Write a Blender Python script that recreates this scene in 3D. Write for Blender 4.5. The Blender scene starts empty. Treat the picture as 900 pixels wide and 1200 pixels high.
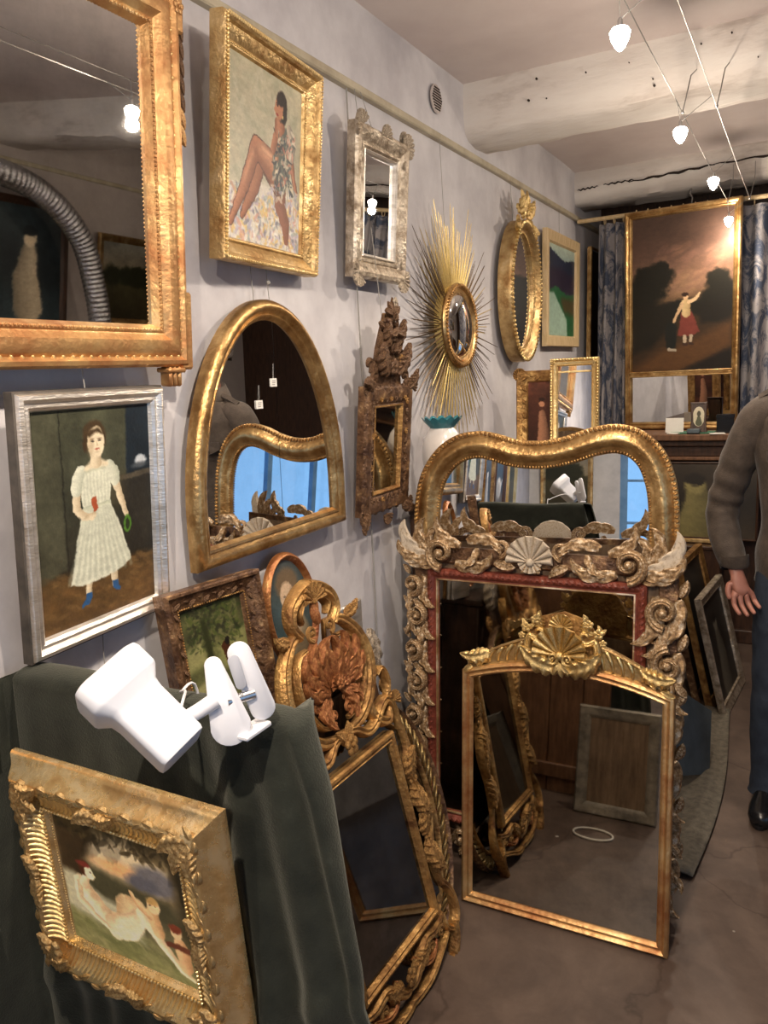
import bpy, math, random
import numpy as np
from mathutils import Matrix, Vector, Euler

# ------------------------------------------------------------------ camera, world, lights
SC = bpy.context.scene
COL = SC.collection
PI = math.pi
R = math.radians
SC.view_settings.view_transform = 'Standard'
SC.view_settings.look = 'None'
SC.view_settings.gamma = 1.0
SC.view_settings.use_curve_mapping = False
SC.view_settings.exposure = 0.62

EYE = Vector((0.0, 0.0, 1.65))
FPX = 920.0                                  # focal length for a 900 x 1200 picture


def camera():
    p, r, y = 0.172, 0.0506, -0.494
    cy, sy, cp, sp, cr, sr = math.cos(y), math.sin(y), math.cos(p), math.sin(p), math.cos(r), math.sin(r)
    fwd = Vector((sy * cp, cy * cp, -sp))
    rt = Vector((cy, -sy, 0.0))
    dn = fwd.cross(rt)
    right = rt * cr + dn * sr
    down = dn * cr - rt * sr
    m = Matrix.Identity(4)
    for i in range(3):
        m[i][0], m[i][1], m[i][2], m[i][3] = right[i], -down[i], -fwd[i], EYE[i]
    cd = bpy.data.cameras.new('camera')
    cd.sensor_fit = 'HORIZONTAL'
    cd.sensor_width = 36.0
    cd.lens = FPX / 900.0 * 36.0
    cd.clip_start = 0.05
    o = bpy.data.objects.new('camera', cd)
    o.matrix_world = m
    COL.objects.link(o)
    SC.camera = o


camera()
W = bpy.data.worlds.new('world')
SC.world = W
W.use_nodes = True
W.node_tree.nodes['Background'].inputs[0].default_value = (0.25, 0.52, 0.90, 1)
W.node_tree.nodes['Background'].inputs[1].default_value = 0.95      # blue evening daylight outside the shop window


def light(name, kind, loc, energy, color, size=0.05, rot=None, size_y=None, spot=None):
    d = bpy.data.lights.new(name, kind)
    d.energy = energy
    d.color = color
    if kind == 'AREA':
        d.shape = 'RECTANGLE'
        d.size = size
        d.size_y = size_y or size
    else:
        d.shadow_soft_size = size
    if kind == 'SPOT':
        d.spot_size = spot or R(120)
        d.spot_blend = 0.6
    o = bpy.data.objects.new(name, d)
    o.location = loc
    if rot:
        o.rotation_euler = rot
    COL.objects.link(o)
    return o


# daylight entering by the shop window and the glazed door in the front wall
for pl, pr, pw, ph in (((1.3, -2.66, 1.5), (R(90), 0, R(180)), 1.1, 1.5), ((0.0, -2.66, 1.3), (R(90), 0, R(180)), 0.9, 1.7), ((2.06, -.12, 1.40), (R(90), 0, R(90)), 2.6, 1.7)):
    light('daylight_portal', 'AREA', pl, 1, (1, 1, 1), pw, pr, ph).data.cycles.is_portal = True
WARM = (1.0, 0.84, 0.68)
LAMP_W = 17.0                                   # each halogen of the cable track
LAMPS = [(-0.41, 2.04, 2.40), (-0.40, 2.98, 2.40), (-0.38, 3.86, 2.40), (-0.40, 4.90, 2.39),
         (-0.40, 1.08, 2.40), (-0.38, 0.12, 2.40), (-0.38, -0.90, 2.40)]

# ------------------------------------------------------------------ materials
MAT = {}


def mat(name, c1, c2=None, rough=0.5, metal=0.0, scale=20.0, bump=0.0, bscale=60.0, c3=None, spec=0.5, lo=0.35, hi=0.65,
        detail=6, emit=None, estr=0.0, coat=0.0, sheen=0.0, stretch=None, rvar=0.0):
    m = bpy.data.materials.new(name)
    m.use_nodes = True
    nt = m.node_tree
    N, L = nt.nodes, nt.links
    b = N['Principled BSDF']
    b.inputs['Roughness'].default_value = rough
    b.inputs['Metallic'].default_value = metal
    b.inputs['Specular IOR Level'].default_value = spec
    b.inputs['Coat Weight'].default_value = coat
    if sheen:
        b.inputs['Sheen Weight'].default_value = sheen
        b.inputs['Sheen Roughness'].default_value = 0.35
    tc = N.new('ShaderNodeTexCoord')
    src = tc.outputs['Object']
    if stretch:
        mp = N.new('ShaderNodeMapping')
        mp.inputs['Scale'].default_value = stretch
        L.new(src, mp.inputs[0])
        src = mp.outputs[0]
    c1 = (*c1, 1)
    if c2 is None:
        b.inputs['Base Color'].default_value = c1
    else:
        n = N.new('ShaderNodeTexNoise')
        n.inputs['Scale'].default_value = scale
        n.inputs['Detail'].default_value = detail
        n.inputs['Roughness'].default_value = 0.62
        L.new(src, n.inputs['Vector'])
        r = N.new('ShaderNodeValToRGB')
        r.color_ramp.elements[0].position = lo
        r.color_ramp.elements[0].color = c1
        r.color_ramp.elements[1].position = hi
        r.color_ramp.elements[1].color = (*c2, 1)
        if c3:
            e = r.color_ramp.elements.new(min(0.98, hi + 0.12))
            e.color = (*c3, 1)
        L.new(n.outputs['Fac'], r.inputs[0])
        L.new(r.outputs[0], b.inputs['Base Color'])
        if rvar:
            mr = N.new('ShaderNodeMapRange')
            mr.inputs[1].default_value = lo
            mr.inputs[2].default_value = hi
            mr.inputs[3].default_value = rough + rvar
            mr.inputs[4].default_value = rough
            L.new(n.outputs['Fac'], mr.inputs[0])
            L.new(mr.outputs[0], b.inputs['Roughness'])
    if bump:
        n2 = N.new('ShaderNodeTexNoise')
        n2.inputs['Scale'].default_value = bscale
        n2.inputs['Detail'].default_value = 5
        L.new(src, n2.inputs['Vector'])
        bp = N.new('ShaderNodeBump')
        bp.inputs['Strength'].default_value = bump
        bp.inputs['Distance'].default_value = 0.01
        L.new(n2.outputs['Fac'], bp.inputs['Height'])
        L.new(bp.outputs[0], b.inputs['Normal'])
    if emit:
        b.inputs['Emission Color'].default_value = (*emit, 1)
        b.inputs['Emission Strength'].default_value = estr
    MAT[name] = m
    return m


def mirror_mat(name, tint, rough=0.02, haze=0.0, spots=0.0):
    m = bpy.data.materials.new(name)
    m.use_nodes = True
    nt = m.node_tree
    N, L = nt.nodes, nt.links
    b = N['Principled BSDF']
    b.inputs['Metallic'].default_value = 1.0
    tc = N.new('ShaderNodeTexCoord')
    n = N.new('ShaderNodeTexNoise')
    n.inputs['Scale'].default_value = 9
    n.inputs['Detail'].default_value = 9
    n.inputs['Roughness'].default_value = 0.7
    L.new(tc.outputs['Object'], n.inputs['Vector'])
    r = N.new('ShaderNodeValToRGB')
    r.color_ramp.elements[0].position = 0.30
    r.color_ramp.elements[0].color = (*[t * (1 - haze) for t in tint], 1)
    r.color_ramp.elements[1].position = 0.62
    r.color_ramp.elements[1].color = (*tint, 1)
    if spots:
        e = r.color_ramp.elements.new(0.24)
        e.color = (*[t * (1 - spots) * 0.6 for t in tint], 1)
    L.new(n.outputs['Fac'], r.inputs[0])
    L.new(r.outputs[0], b.inputs['Base Color'])
    mr = N.new('ShaderNodeMapRange')
    mr.inputs[1].default_value = 0.35
    mr.inputs[2].default_value = 0.75
    mr.inputs[3].default_value = rough
    mr.inputs[4].default_value = rough + 0.05 * haze
    L.new(n.outputs['Fac'], mr.inputs[0])
    L.new(mr.outputs[0], b.inputs['Roughness'])
    MAT[name] = m
    return m


def paint_mat():
    m = bpy.data.materials.new('oil_paint')
    m.use_nodes = True
    nt = m.node_tree
    N, L = nt.nodes, nt.links
    b = N['Principled BSDF']
    b.inputs['Roughness'].default_value = 0.42
    b.inputs['Specular IOR Level'].default_value = 0.35
    a = N.new('ShaderNodeAttribute')
    a.attribute_name = 'paint'
    L.new(a.outputs['Color'], b.inputs['Base Color'])
    tc = N.new('ShaderNodeTexCoord')
    n = N.new('ShaderNodeTexNoise')
    n.inputs['Scale'].default_value = 140
    L.new(tc.outputs['Object'], n.inputs['Vector'])
    bp = N.new('ShaderNodeBump')
    bp.inputs['Strength'].default_value = 0.25
    bp.inputs['Distance'].default_value = 0.002
    L.new(n.outputs['Fac'], bp.inputs['Height'])
    L.new(bp.outputs[0], b.inputs['Normal'])
    MAT['oil_paint'] = m


mat('gold', (0.30, 0.165, 0.06), (0.56, 0.39, 0.175), 0.36, 0.82, 14, 0.35, 70, c3=(0.68, 0.51, 0.27), lo=0.34, hi=0.54, rvar=0.2)
mat('gold_orange', (0.36, 0.15, 0.055), (0.62, 0.385, 0.165), 0.38, 0.72, 9, 0.3, 60, c3=(0.72, 0.53, 0.27), lo=0.36, hi=0.58, rvar=0.15)
mat('gold_smooth', (0.58, 0.36, 0.14), (0.78, 0.56, 0.26), 0.27, 0.85, 30, 0.08, 120, c3=(0.86, 0.68, 0.38), lo=0.3, hi=0.5, rvar=0.1)
mat('gold_pale', (0.62, 0.42, 0.17), (0.86, 0.66, 0.32), 0.34, 0.8, 10, 0.25, 90, lo=0.36, hi=0.6, rvar=0.15)
mat('gold_bright', (0.46, 0.29, 0.10), (0.80, 0.61, 0.28), 0.28, 0.9, 22, 0.3, 80, lo=0.34, hi=0.56, rvar=0.2)
mat('gold_dark', (0.16, 0.07, 0.025), (0.50, 0.29, 0.10), 0.42, 0.75, 18, 0.5, 80, c3=(0.70, 0.45, 0.17), lo=0.34, hi=0.58, rvar=0.2)
mat('gold_brown', (0.060, 0.028, 0.015), (0.21, 0.115, 0.058), 0.4, 0.45, 24, 0.5, 110, c3=(0.50, 0.33, 0.16), lo=0.38, hi=0.58)
mat('gold_red', (0.22, 0.065, 0.022), (0.44, 0.19, 0.065), 0.38, 0.5, 16, 0.4, 90, c3=(0.62, 0.36, 0.13), lo=0.38, hi=0.6)
mat('silver_gilt', (0.26, 0.20, 0.14), (0.60, 0.52, 0.41), 0.36, 0.78, 26, 0.5, 90, c3=(0.82, 0.75, 0.62), lo=0.36, hi=0.56, rvar=0.2)
mat('silver_leaf', (0.50, 0.45, 0.38), (0.84, 0.80, 0.73), 0.33, 0.85, 8, 0.2, 60, c3=(0.93, 0.90, 0.85), lo=0.3, hi=0.5, stretch=(1, 1, 5))
mat('silver_side', (0.045, 0.04, 0.035), (0.10, 0.085, 0.07), 0.6, 0.1, 20)
mat('gesso_gilt', (0.12, 0.062, 0.030), (0.42, 0.27, 0.13), 0.38, 0.5, 9, 0.3, 60, c3=(0.74, 0.63, 0.47), lo=0.34, hi=0.52)
mat('gesso_white', (0.38, 0.27, 0.15), (0.62, 0.53, 0.41), 0.75, 0.0, 16, 0.5, 70, lo=0.3, hi=0.5)
mat('red_bole', (0.14, 0.030, 0.018), (0.26, 0.062, 0.035), 0.45, 0.05, 26, 0.4, 80, c3=(0.60, 0.42, 0.32), lo=0.4, hi=0.66)
mat('gilt_bronze', (0.30, 0.16, 0.055), (0.58, 0.38, 0.16), 0.34, 0.85, 15, 0.3, 60, c3=(0.86, 0.62, 0.3), lo=0.36, hi=0.6)
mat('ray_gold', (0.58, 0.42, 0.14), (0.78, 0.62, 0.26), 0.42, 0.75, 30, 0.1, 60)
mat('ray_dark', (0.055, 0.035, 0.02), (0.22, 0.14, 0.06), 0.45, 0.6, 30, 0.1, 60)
mat('pale_wood', (0.55, 0.40, 0.20), (0.68, 0.52, 0.30), 0.5, 0.0, 12, 0.15, 50, stretch=(4, 4, 1))
mat('dark_wood', (0.028, 0.014, 0.008), (0.075, 0.034, 0.018), 0.42, 0.0, 10, 0.2, 40, stretch=(6, 6, 1))
mat('brown_wood', (0.10, 0.045, 0.02), (0.20, 0.095, 0.045), 0.5, 0.0, 8, 0.2, 40, stretch=(8, 8, 1))
mat('raw_wood', (0.13, 0.08, 0.045), (0.24, 0.16, 0.095), 0.75, 0.0, 7, 0.3, 40, stretch=(9, 9, 1))
mat('worn_grey', (0.12, 0.105, 0.085), (0.30, 0.26, 0.20), 0.6, 0.15, 16, 0.4, 50, c3=(0.5, 0.45, 0.36))
mat('black_gap', (0.006, 0.006, 0.007), rough=0.9)
mat('wire', (0.30, 0.29, 0.27), rough=0.4, metal=0.8)
mat('cord', (0.30, 0.29, 0.27), rough=0.8)
mat('steel', (0.6, 0.6, 0.6), rough=0.3, metal=1.0)
mat('white_plastic', (0.70, 0.71, 0.75), rough=0.32, spec=0.5)
mat('white_shade', (0.66, 0.68, 0.73), rough=0.35)
mat('grey_plastic', (0.45, 0.46, 0.5), rough=0.3)
mat('glass_bulb', (1, 0.95, 0.85), rough=0.3, emit=(1.0, 0.90, 0.76), estr=26)
mat('paper', (0.72, 0.70, 0.64), (0.80, 0.78, 0.72), 0.8, 0, 10)
mat('ink', (0.03, 0.03, 0.05), rough=0.7)
mat('velvet', (0.010, 0.012, 0.009), (0.022, 0.025, 0.018), 0.85, 0, 16, 0.25, 300, sheen=0.0, spec=0.2, c3=(0.042, 0.046, 0.034))
mat('plaster_wall', (0.42, 0.405, 0.43), (0.60, 0.59, 0.61), 0.8, 0, 2.6, 0.35, 9, c3=(0.66, 0.65, 0.67), lo=0.3, hi=0.56, detail=9)
mat('plaster_plain', (0.40, 0.35, 0.33), (0.50, 0.45, 0.42), 0.85, 0, 1.5, 0.15, 9)
mat('ceiling_plaster', (0.58, 0.50, 0.48), (0.68, 0.61, 0.58), 0.8, 0, 2.0, 0.2, 8, detail=8)
mat('painted_beam', (0.36, 0.30, 0.26), (0.66, 0.61, 0.56), 0.75, 0, 4.0, 0.9, 11, c3=(0.70, 0.66, 0.61), lo=0.28, hi=0.46, detail=10, stretch=(0.5, 1.6, 1.6))
mat('beam_hole', (0.02, 0.012, 0.008), rough=0.95)
mat('rail_wood', (0.36, 0.31, 0.22), (0.50, 0.45, 0.33), 0.55, 0, 9, 0.1, 40)
mat('jacket', (0.045, 0.032, 0.023), (0.075, 0.055, 0.040), 0.8, 0, 30, 0.3, 260, sheen=0.15)
mat('jacket_dark', (0.05, 0.038, 0.028), (0.08, 0.06, 0.045), 0.8, 0, 30, 0.3, 260)
mat('shirt', (0.035, 0.014, 0.018), (0.05, 0.02, 0.025), 0.85, 0, 30)
mat('denim', (0.012, 0.019, 0.034), (0.028, 0.040, 0.062), 0.8, 0, 14, 0.3, 320, c3=(0.046, 0.062, 0.088))
mat('leather', (0.008, 0.008, 0.009), rough=0.22)
mat('skin', (0.32, 0.13, 0.09), (0.40, 0.18, 0.13), 0.5, 0, 20, 0.1, 200)
mat('hair', (0.02, 0.014, 0.01), (0.05, 0.032, 0.022), 0.5, 0, 60, 0.8, 120)
mat('eye', (0.5, 0.5, 0.48), rough=0.2)
mat('teal', (0.02, 0.13, 0.17), (0.05, 0.24, 0.28), 0.28, 0, 24)
mat('white_ceramic', (0.70, 0.66, 0.62), (0.80, 0.77, 0.74), 0.2, 0, 10, coat=0.4)
mat('slate_card', (0.06, 0.085, 0.10), (0.10, 0.13, 0.15), 0.45, 0, 12)
mat('mat_weave', (0.09, 0.078, 0.058), (0.16, 0.14, 0.105), 0.85, 0, 40, 0.4, 60)
mat('green_cloth', (0.02, 0.10, 0.055), (0.03, 0.15, 0.08), 0.7, 0, 20)
mat('foil', (0.55, 0.56, 0.58), (0.80, 0.81, 0.84), 0.24, 1.0, 30, 0.8, 90)
mat('blue_paint', (0.10, 0.24, 0.44), (0.16, 0.33, 0.55), 0.5, 0, 8, 0.1, 30)
mat('white_paint', (0.50, 0.49, 0.48), (0.60, 0.59, 0.57), 0.6, 0, 8, 0.1, 30)
mat('white_cable', (0.62, 0.58, 0.50), rough=0.5)
mirror_mat('mirror', (0.80, 0.80, 0.78), 0.012, 0.25)
mirror_mat('mirror_clear', (0.86, 0.87, 0.88), 0.006, 0.1)
mirror_mat('mirror_grey', (0.60, 0.59, 0.55), 0.02, 0.3, 0.2)
mirror_mat('mirror_old', (0.44, 0.42, 0.37), 0.03, 0.6, 0.5)
mirror_mat('mirror_dark', (0.22, 0.23, 0.24), 0.02, 0.5, 0.3)
paint_mat()


def floor_mat():
    m = bpy.data.materials.new('concrete_floor')
    m.use_nodes = True
    nt = m.node_tree
    N, L = nt.nodes, nt.links
    b = N['Principled BSDF']
    tc = N.new('ShaderNodeTexCoord')
    cols = []
    for sc, a, c, lo, hi in ((1.4, (0.066, 0.043, 0.032), (0.130, 0.094, 0.074), 0.35, 0.65), (7.0, (0.62, 0.58, 0.56), (1.1, 1.06, 1.02), 0.3, 0.6)):
        n = N.new('ShaderNodeTexNoise')
        n.inputs['Scale'].default_value = sc
        n.inputs['Detail'].default_value = 10
        n.inputs['Roughness'].default_value = 0.65
        n.inputs['Distortion'].default_value = 0.6
        L.new(tc.outputs['Object'], n.inputs['Vector'])
        r = N.new('ShaderNodeValToRGB')
        r.color_ramp.elements[0].position = lo
        r.color_ramp.elements[1].position = hi
        r.color_ramp.elements[0].color = (*a, 1)
        r.color_ramp.elements[1].color = (*c, 1)
        L.new(n.outputs['Fac'], r.inputs[0])
        cols.append(r.outputs[0])
    mx = N.new('ShaderNodeMix')
    mx.data_type = 'RGBA'
    mx.blend_type = 'MULTIPLY'
    mx.inputs[0].default_value = 0.8
    L.new(cols[0], mx.inputs[6])
    L.new(cols[1], mx.inputs[7])
    # pale paint spots and a thin crack net
    v = N.new('ShaderNodeTexVoronoi')
    v.feature = 'DISTANCE_TO_EDGE'
    v.inputs['Scale'].default_value = 1.1
    dn = N.new('ShaderNodeTexNoise')
    dn.inputs['Scale'].default_value = 3
    dn.inputs['Detail'].default_value = 6
    L.new(tc.outputs['Object'], dn.inputs['Vector'])
    ad = N.new('ShaderNodeVectorMath')
    ad.operation = 'MULTIPLY_ADD'
    ad.inputs[1].default_value = (0.5, 0.5, 0)
    L.new(dn.outputs['Color'], ad.inputs[0])
    L.new(tc.outputs['Object'], ad.inputs[2])
    L.new(ad.outputs[0], v.inputs['Vector'])
    cr = N.new('ShaderNodeValToRGB')
    cr.color_ramp.elements[0].position = 0.0
    cr.color_ramp.elements[0].color = (0.62, 0.58, 0.56, 1)
    cr.color_ramp.elements[1].position = 0.008
    cr.color_ramp.elements[1].color = (1, 1, 1, 1)
    L.new(v.outputs['Distance'], cr.inputs[0])
    m2 = N.new('ShaderNodeMix')
    m2.data_type = 'RGBA'
    m2.blend_type = 'MULTIPLY'
    m2.inputs[0].default_value = 1.0
    L.new(mx.outputs[2], m2.inputs[6])
    L.new(cr.outputs[0], m2.inputs[7])
    v2 = N.new('ShaderNodeTexVoronoi')
    v2.inputs['Scale'].default_value = 5.5
    L.new(tc.outputs['Object'], v2.inputs['Vector'])
    c2 = N.new('ShaderNodeValToRGB')
    c2.color_ramp.elements[0].position = 0.035
    c2.color_ramp.elements[0].color = (1, 1, 1, 1)
    c2.color_ramp.elements[1].position = 0.05
    c2.color_ramp.elements[1].color = (0, 0, 0, 1)
    L.new(v2.outputs['Distance'], c2.inputs[0])
    m3 = N.new('ShaderNodeMix')
    m3.data_type = 'RGBA'
    m3.inputs[7].default_value = (0.55, 0.52, 0.46, 1)
    L.new(c2.outputs[0], m3.inputs[0])
    L.new(m2.outputs[2], m3.inputs[6])
    L.new(m3.outputs[2], b.inputs['Base Color'])
    b.inputs['Roughness'].default_value = 0.55
    bp = N.new('ShaderNodeBump')
    bp.inputs['Strength'].default_value = 0.35
    bp.inputs['Distance'].default_value = 0.01
    L.new(dn.outputs['Fac'], bp.inputs['Height'])
    L.new(bp.outputs[0], b.inputs['Normal'])
    MAT['concrete_floor'] = m


floor_mat()

# ------------------------------------------------------------------ object helpers
# every framed thing is modelled facing local -Y: u = +X (right), v = +Z (up), n (towards the viewer) = -Y


def tag(o, label=None, cat=None, group=None, kind=None):
    if label:
        o['label'] = label
    if cat:
        o['category'] = cat
    if group:
        o['group'] = group
    if kind:
        o['kind'] = kind
    return o


def thing(name, label, cat, loc=(0, 0, 0), az=-90.0, tilt=0.0, roll=0.0, group=None):
    o = bpy.data.objects.new(name, None)
    o.empty_display_size = 0.1
    o.matrix_basis = (Matrix.Translation(Vector(loc)) @ Matrix.Rotation(R(az + 90), 4, 'Z')
                      @ Matrix.Rotation(R(-tilt), 4, 'X') @ Matrix.Rotation(R(-roll), 4, 'Y'))
    COL.objects.link(o)
    return tag(o, label, cat, group)


def mesh(name, vs, fs, m=None, smooth=True, angle=38):
    me = bpy.data.meshes.new(name)
    me.from_pydata([tuple(map(float, v)) for v in vs], [], [tuple(int(i) for i in f) for f in fs])
    if smooth:
        me.polygons.foreach_set('use_smooth', [True] * len(me.polygons))
        try:
            me.set_sharp_from_angle(angle=R(angle))
        except Exception:
            pass
    if m:
        me.materials.append(MAT[m] if isinstance(m, str) else m)
    me.update()
    return me


def link(name, me, parent=None, loc=None, rot=0.0, sc=1.0, mirror=False, mtx=None, kind=None, label=None):
    o = bpy.data.objects.new(name, me)
    COL.objects.link(o)
    if parent is not None:
        o.parent = parent
    if mtx is not None:
        o.matrix_basis = mtx
    elif loc is not None:
        s = sc if isinstance(sc, (tuple, list)) else (sc, sc, sc)
        o.matrix_basis = (Matrix.Translation(Vector(loc)) @ Matrix.Rotation(-rot, 4, 'Y')
                          @ Matrix.Diagonal(Vector((-s[0] if mirror else s[0], s[1], s[2], 1))))
    if kind:
        o['kind'] = kind
    if label:
        o['label'] = label
    return o


class MB:
    """collects pieces into one mesh"""

    def __init__(s):
        s.v = []
        s.f = []

    def add(s, vs, fs):
        k = len(s.v)
        s.v.extend([tuple(v) for v in vs])
        s.f.extend([tuple(i + k for i in f) for f in fs])
        return s

    def box(s, x0, x1, y0, y1, z0, z1):
        vs = [(x, y, z) for x in (x0, x1) for y in (y0, y1) for z in (z0, z1)]
        return s.add(vs, [(0, 1, 3, 2), (4, 6, 7, 5), (0, 4, 5, 1), (2, 3, 7, 6), (0, 2, 6, 4), (1, 5, 7, 3)])

    def obj(s, name, m, parent=None, smooth=True, angle=38, **k):
        return link(name, mesh(name, s.v, s.f, m, smooth, angle), parent, **k)


def rbox(x0, x1, y0, y1, z0, z1, b=0.004):
    """bevelled box"""
    vs, fs = [], []
    lv = [(z0, b), (z0 + b, 0), (z1 - b, 0), (z1, b)]
    for z, i in lv:
        a = b
        for (x, y) in ((x0 + a, y0 + i), (x1 - a, y0 + i), (x1 - i, y0 + a), (x1 - i, y1 - a), (x1 - a, y1 - i), (x0 + a, y1 - i), (x0 + i, y1 - a), (x0 + i, y0 + a)):
            vs.append((x, y, z))
    for k in range(3):
        for j in range(8):
            fs.append((k * 8 + j, k * 8 + (j + 1) % 8, k * 8 + 8 + (j + 1) % 8, k * 8 + 8 + j))
    fs.append(tuple(range(7, -1, -1)))
    fs.append(tuple(range(24, 32)))
    return vs, fs


def grid_faces(n, k, closed_k=False, closed_n=False):
    fs = []
    for i in range(n if closed_n else n - 1):
        for j in range(k if closed_k else k - 1):
            a, b = i * k + j, i * k + (j + 1) % k
            c, d = ((i + 1) % n) * k + (j + 1) % k, ((i + 1) % n) * k + j
            fs.append((a, b, c, d))
    return fs


def tube(pts, rad, k=8, closed=False, caps=True):
    """round tube along 3-D points"""
    P = np.array(pts, float)
    n = len(P)
    rad = np.full(n, rad) if np.isscalar(rad) else np.array(rad, float)
    T = np.roll(P, -1, 0) - np.roll(P, 1, 0) if closed else np.gradient(P, axis=0)
    T /= np.maximum(np.linalg.norm(T, axis=1)[:, None], 1e-9)
    up = np.array([0, 0, 1.0]) if abs(T[0][2]) < 0.9 else np.array([1.0, 0, 0])
    vs = []
    N0 = np.cross(T[0], up)
    N0 /= np.linalg.norm(N0)
    for i in range(n):
        N0 = N0 - np.dot(N0, T[i]) * T[i]
        N0 /= max(np.linalg.norm(N0), 1e-9)
        B = np.cross(T[i], N0)
        for j in range(k):
            a = 2 * PI * j / k
            vs.append(P[i] + rad[i] * (math.cos(a) * N0 + math.sin(a) * B))
    fs = grid_faces(n, k, True, closed)
    if caps and not closed:
        fs.append(tuple(range(k - 1, -1, -1)))
        fs.append(tuple((n - 1) * k + j for j in range(k)))
    return vs, fs


def ball(c, r, k=8, m=5, squash=(1, 1, 1)):
    vs = [(c[0], c[1], c[2] + r * squash[2])]
    for i in range(1, m):
        t = PI * i / m
        for j in range(k):
            a = 2 * PI * j / k
            vs.append((c[0] + r * squash[0] * math.sin(t) * math.cos(a), c[1] + r * squash[1] * math.sin(t) * math.sin(a), c[2] + r * squash[2] * math.cos(t)))
    vs.append((c[0], c[1], c[2] - r * squash[2]))
    fs = [(0, 1 + j, 1 + (j + 1) % k) for j in range(k)]
    for i in range(m - 2):
        for j in range(k):
            a, b = 1 + i * k + j, 1 + i * k + (j + 1) % k
            fs.append((a, a + k, b + k, b))
    e = len(vs) - 1
    fs += [(e, 1 + (m - 2) * k + (j + 1) % k, 1 + (m - 2) * k + j) for j in range(k)]
    return vs, fs


def lathe(prof, k=32, c=(0, 0, 0), squash=1.0):
    vs = []
    for r, z in prof:
        for j in range(k):
            a = 2 * PI * j / k
            vs.append((c[0] + r * math.cos(a), c[1] + r * squash * math.sin(a), c[2] + z))
    fs = grid_faces(len(prof), k, True)
    fs.append(tuple(range(k - 1, -1, -1)))
    fs.append(tuple((len(prof) - 1) * k + j for j in range(k)))
    return vs, fs


# ------------------------------------------------------------------ frames
def rect(w, h, u=0.0, v=0.0):
    """outline of a w x h rectangle whose bottom centre is at (u, v)"""
    return [(u - w / 2, v), (u + w / 2, v), (u + w / 2, v + h), (u - w / 2, v + h)]


def ellipse(cu, cv, a, b, n=56, a0=0.0):
    return [(cu + a * math.cos(a0 + 2 * PI * i / n), cv + b * math.sin(a0 + 2 * PI * i / n)) for i in range(n)]


def inset(out, d):
    P = np.array(out, float)
    E = np.roll(P, -1, 0) - P
    L = np.linalg.norm(E, axis=1)
    Nn = np.stack([-E[:, 1], E[:, 0]], 1) / np.maximum(L[:, None], 1e-9)
    Np = np.roll(Nn, 1, 0)
    M = (Nn + Np) / np.maximum((1 + (Nn * Np).sum(1))[:, None], 0.25)
    return P + M * d


def sweep(out, prof, back=True):
    """moulding: outline counter-clockwise as seen from the front; profile = (distance inward, height n)"""
    vs, rows = [], len(prof)
    for d, h in prof:
        Q = inset(out, d)
        vs += [(q[0], -h, q[1]) for q in Q]
    n = len(out)
    fs = []
    for i in range(rows - 1):
        for j in range(n):
            a, b = i * n + j, i * n + (j + 1) % n
            fs.append((a, b, b + n, a + n))
    if back:
        for j in range(n):
            a, b = (rows - 1) * n + j, (rows - 1) * n + (j + 1) % n
            fs.append((a, b, (j + 1) % n, j))
    return vs, fs


def frame(parent, out, prof, m, name='frame', label=None, angle=32):
    vs, fs = sweep(out, prof)
    return link(name, mesh(name, vs, fs, m, True, angle), parent, label=label)


def pane(parent, out, n, m, name='glass', th=0.004, label=None, backing=True):
    o = np.array(out, float)
    k = len(o)
    vs = [(q[0], -n, q[1]) for q in o] + [(q[0], -n + th, q[1]) for q in o]
    fs = [tuple(range(k)), tuple(range(2 * k - 1, k - 1, -1))] + [(j, j + k, (j + 1) % k + k, (j + 1) % k) for j in range(k)]
    ob = link(name, mesh(name, vs, fs, m, False), parent, label=label)
    return ob


def backboard(parent, out, y0, y1, m='raw_wood', name='backboard'):
    """plain board behind a glass or canvas (depth from y0 back to y1)"""
    o = np.array(out, float)
    k = len(o)
    vs = [(q[0], y0, q[1]) for q in o] + [(q[0], y1, q[1]) for q in o]
    fs = [tuple(range(k)), tuple(range(2 * k - 1, k - 1, -1))] + [(j, j + k, (j + 1) % k + k, (j + 1) % k) for j in range(k)]
    return link(name, mesh(name, vs, fs, m, False), parent)


def along(out, spacing, d=0.0, closed=True):
    """points and directions evenly spaced along an outline inset by d"""
    Q = inset(out, d) if closed else np.array(out, float)
    if closed:
        Q = np.vstack([Q, Q[:1]])
    seg = np.linalg.norm(np.diff(Q, axis=0), axis=1)
    s = np.concatenate([[0], np.cumsum(seg)])
    n = max(2, int(round(s[-1] / spacing)))
    res = []
    for i in range(n):
        t = s[-1] * (i + 0.5) / n
        k = min(len(seg) - 1, int(np.searchsorted(s, t) - 1))
        f = (t - s[k]) / max(seg[k], 1e-9)
        p = Q[k] * (1 - f) + Q[k + 1] * f
        dr = (Q[k + 1] - Q[k]) / max(seg[k], 1e-9)
        res.append((p[0], p[1], math.atan2(dr[1], dr[0])))
    return res


def beading(parent, out, d, n, r, spacing, m, name='beading', stretch=1.0, slant=0.0, closed=True, hgt=1.0, k=6):
    """a run of beads, or of slanted gadroons when slant is set"""
    b = MB()
    vs0, fs0 = ball((0, 0, 0), 1.0, k, 4)
    V = np.array(vs0)
    for (u, v, a) in along(out, spacing, d, closed):
        a2 = a + slant
        ca, sa = math.cos(a2), math.sin(a2)
        x = V[:, 0] * r
        z = V[:, 2] * r * stretch
        b.add(np.stack([u + ca * x - sa * z, -n - V[:, 1] * r * hgt * -1, v + sa * x + ca * z], 1), fs0)
    return b.obj(name, m, parent, kind='stuff')


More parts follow.
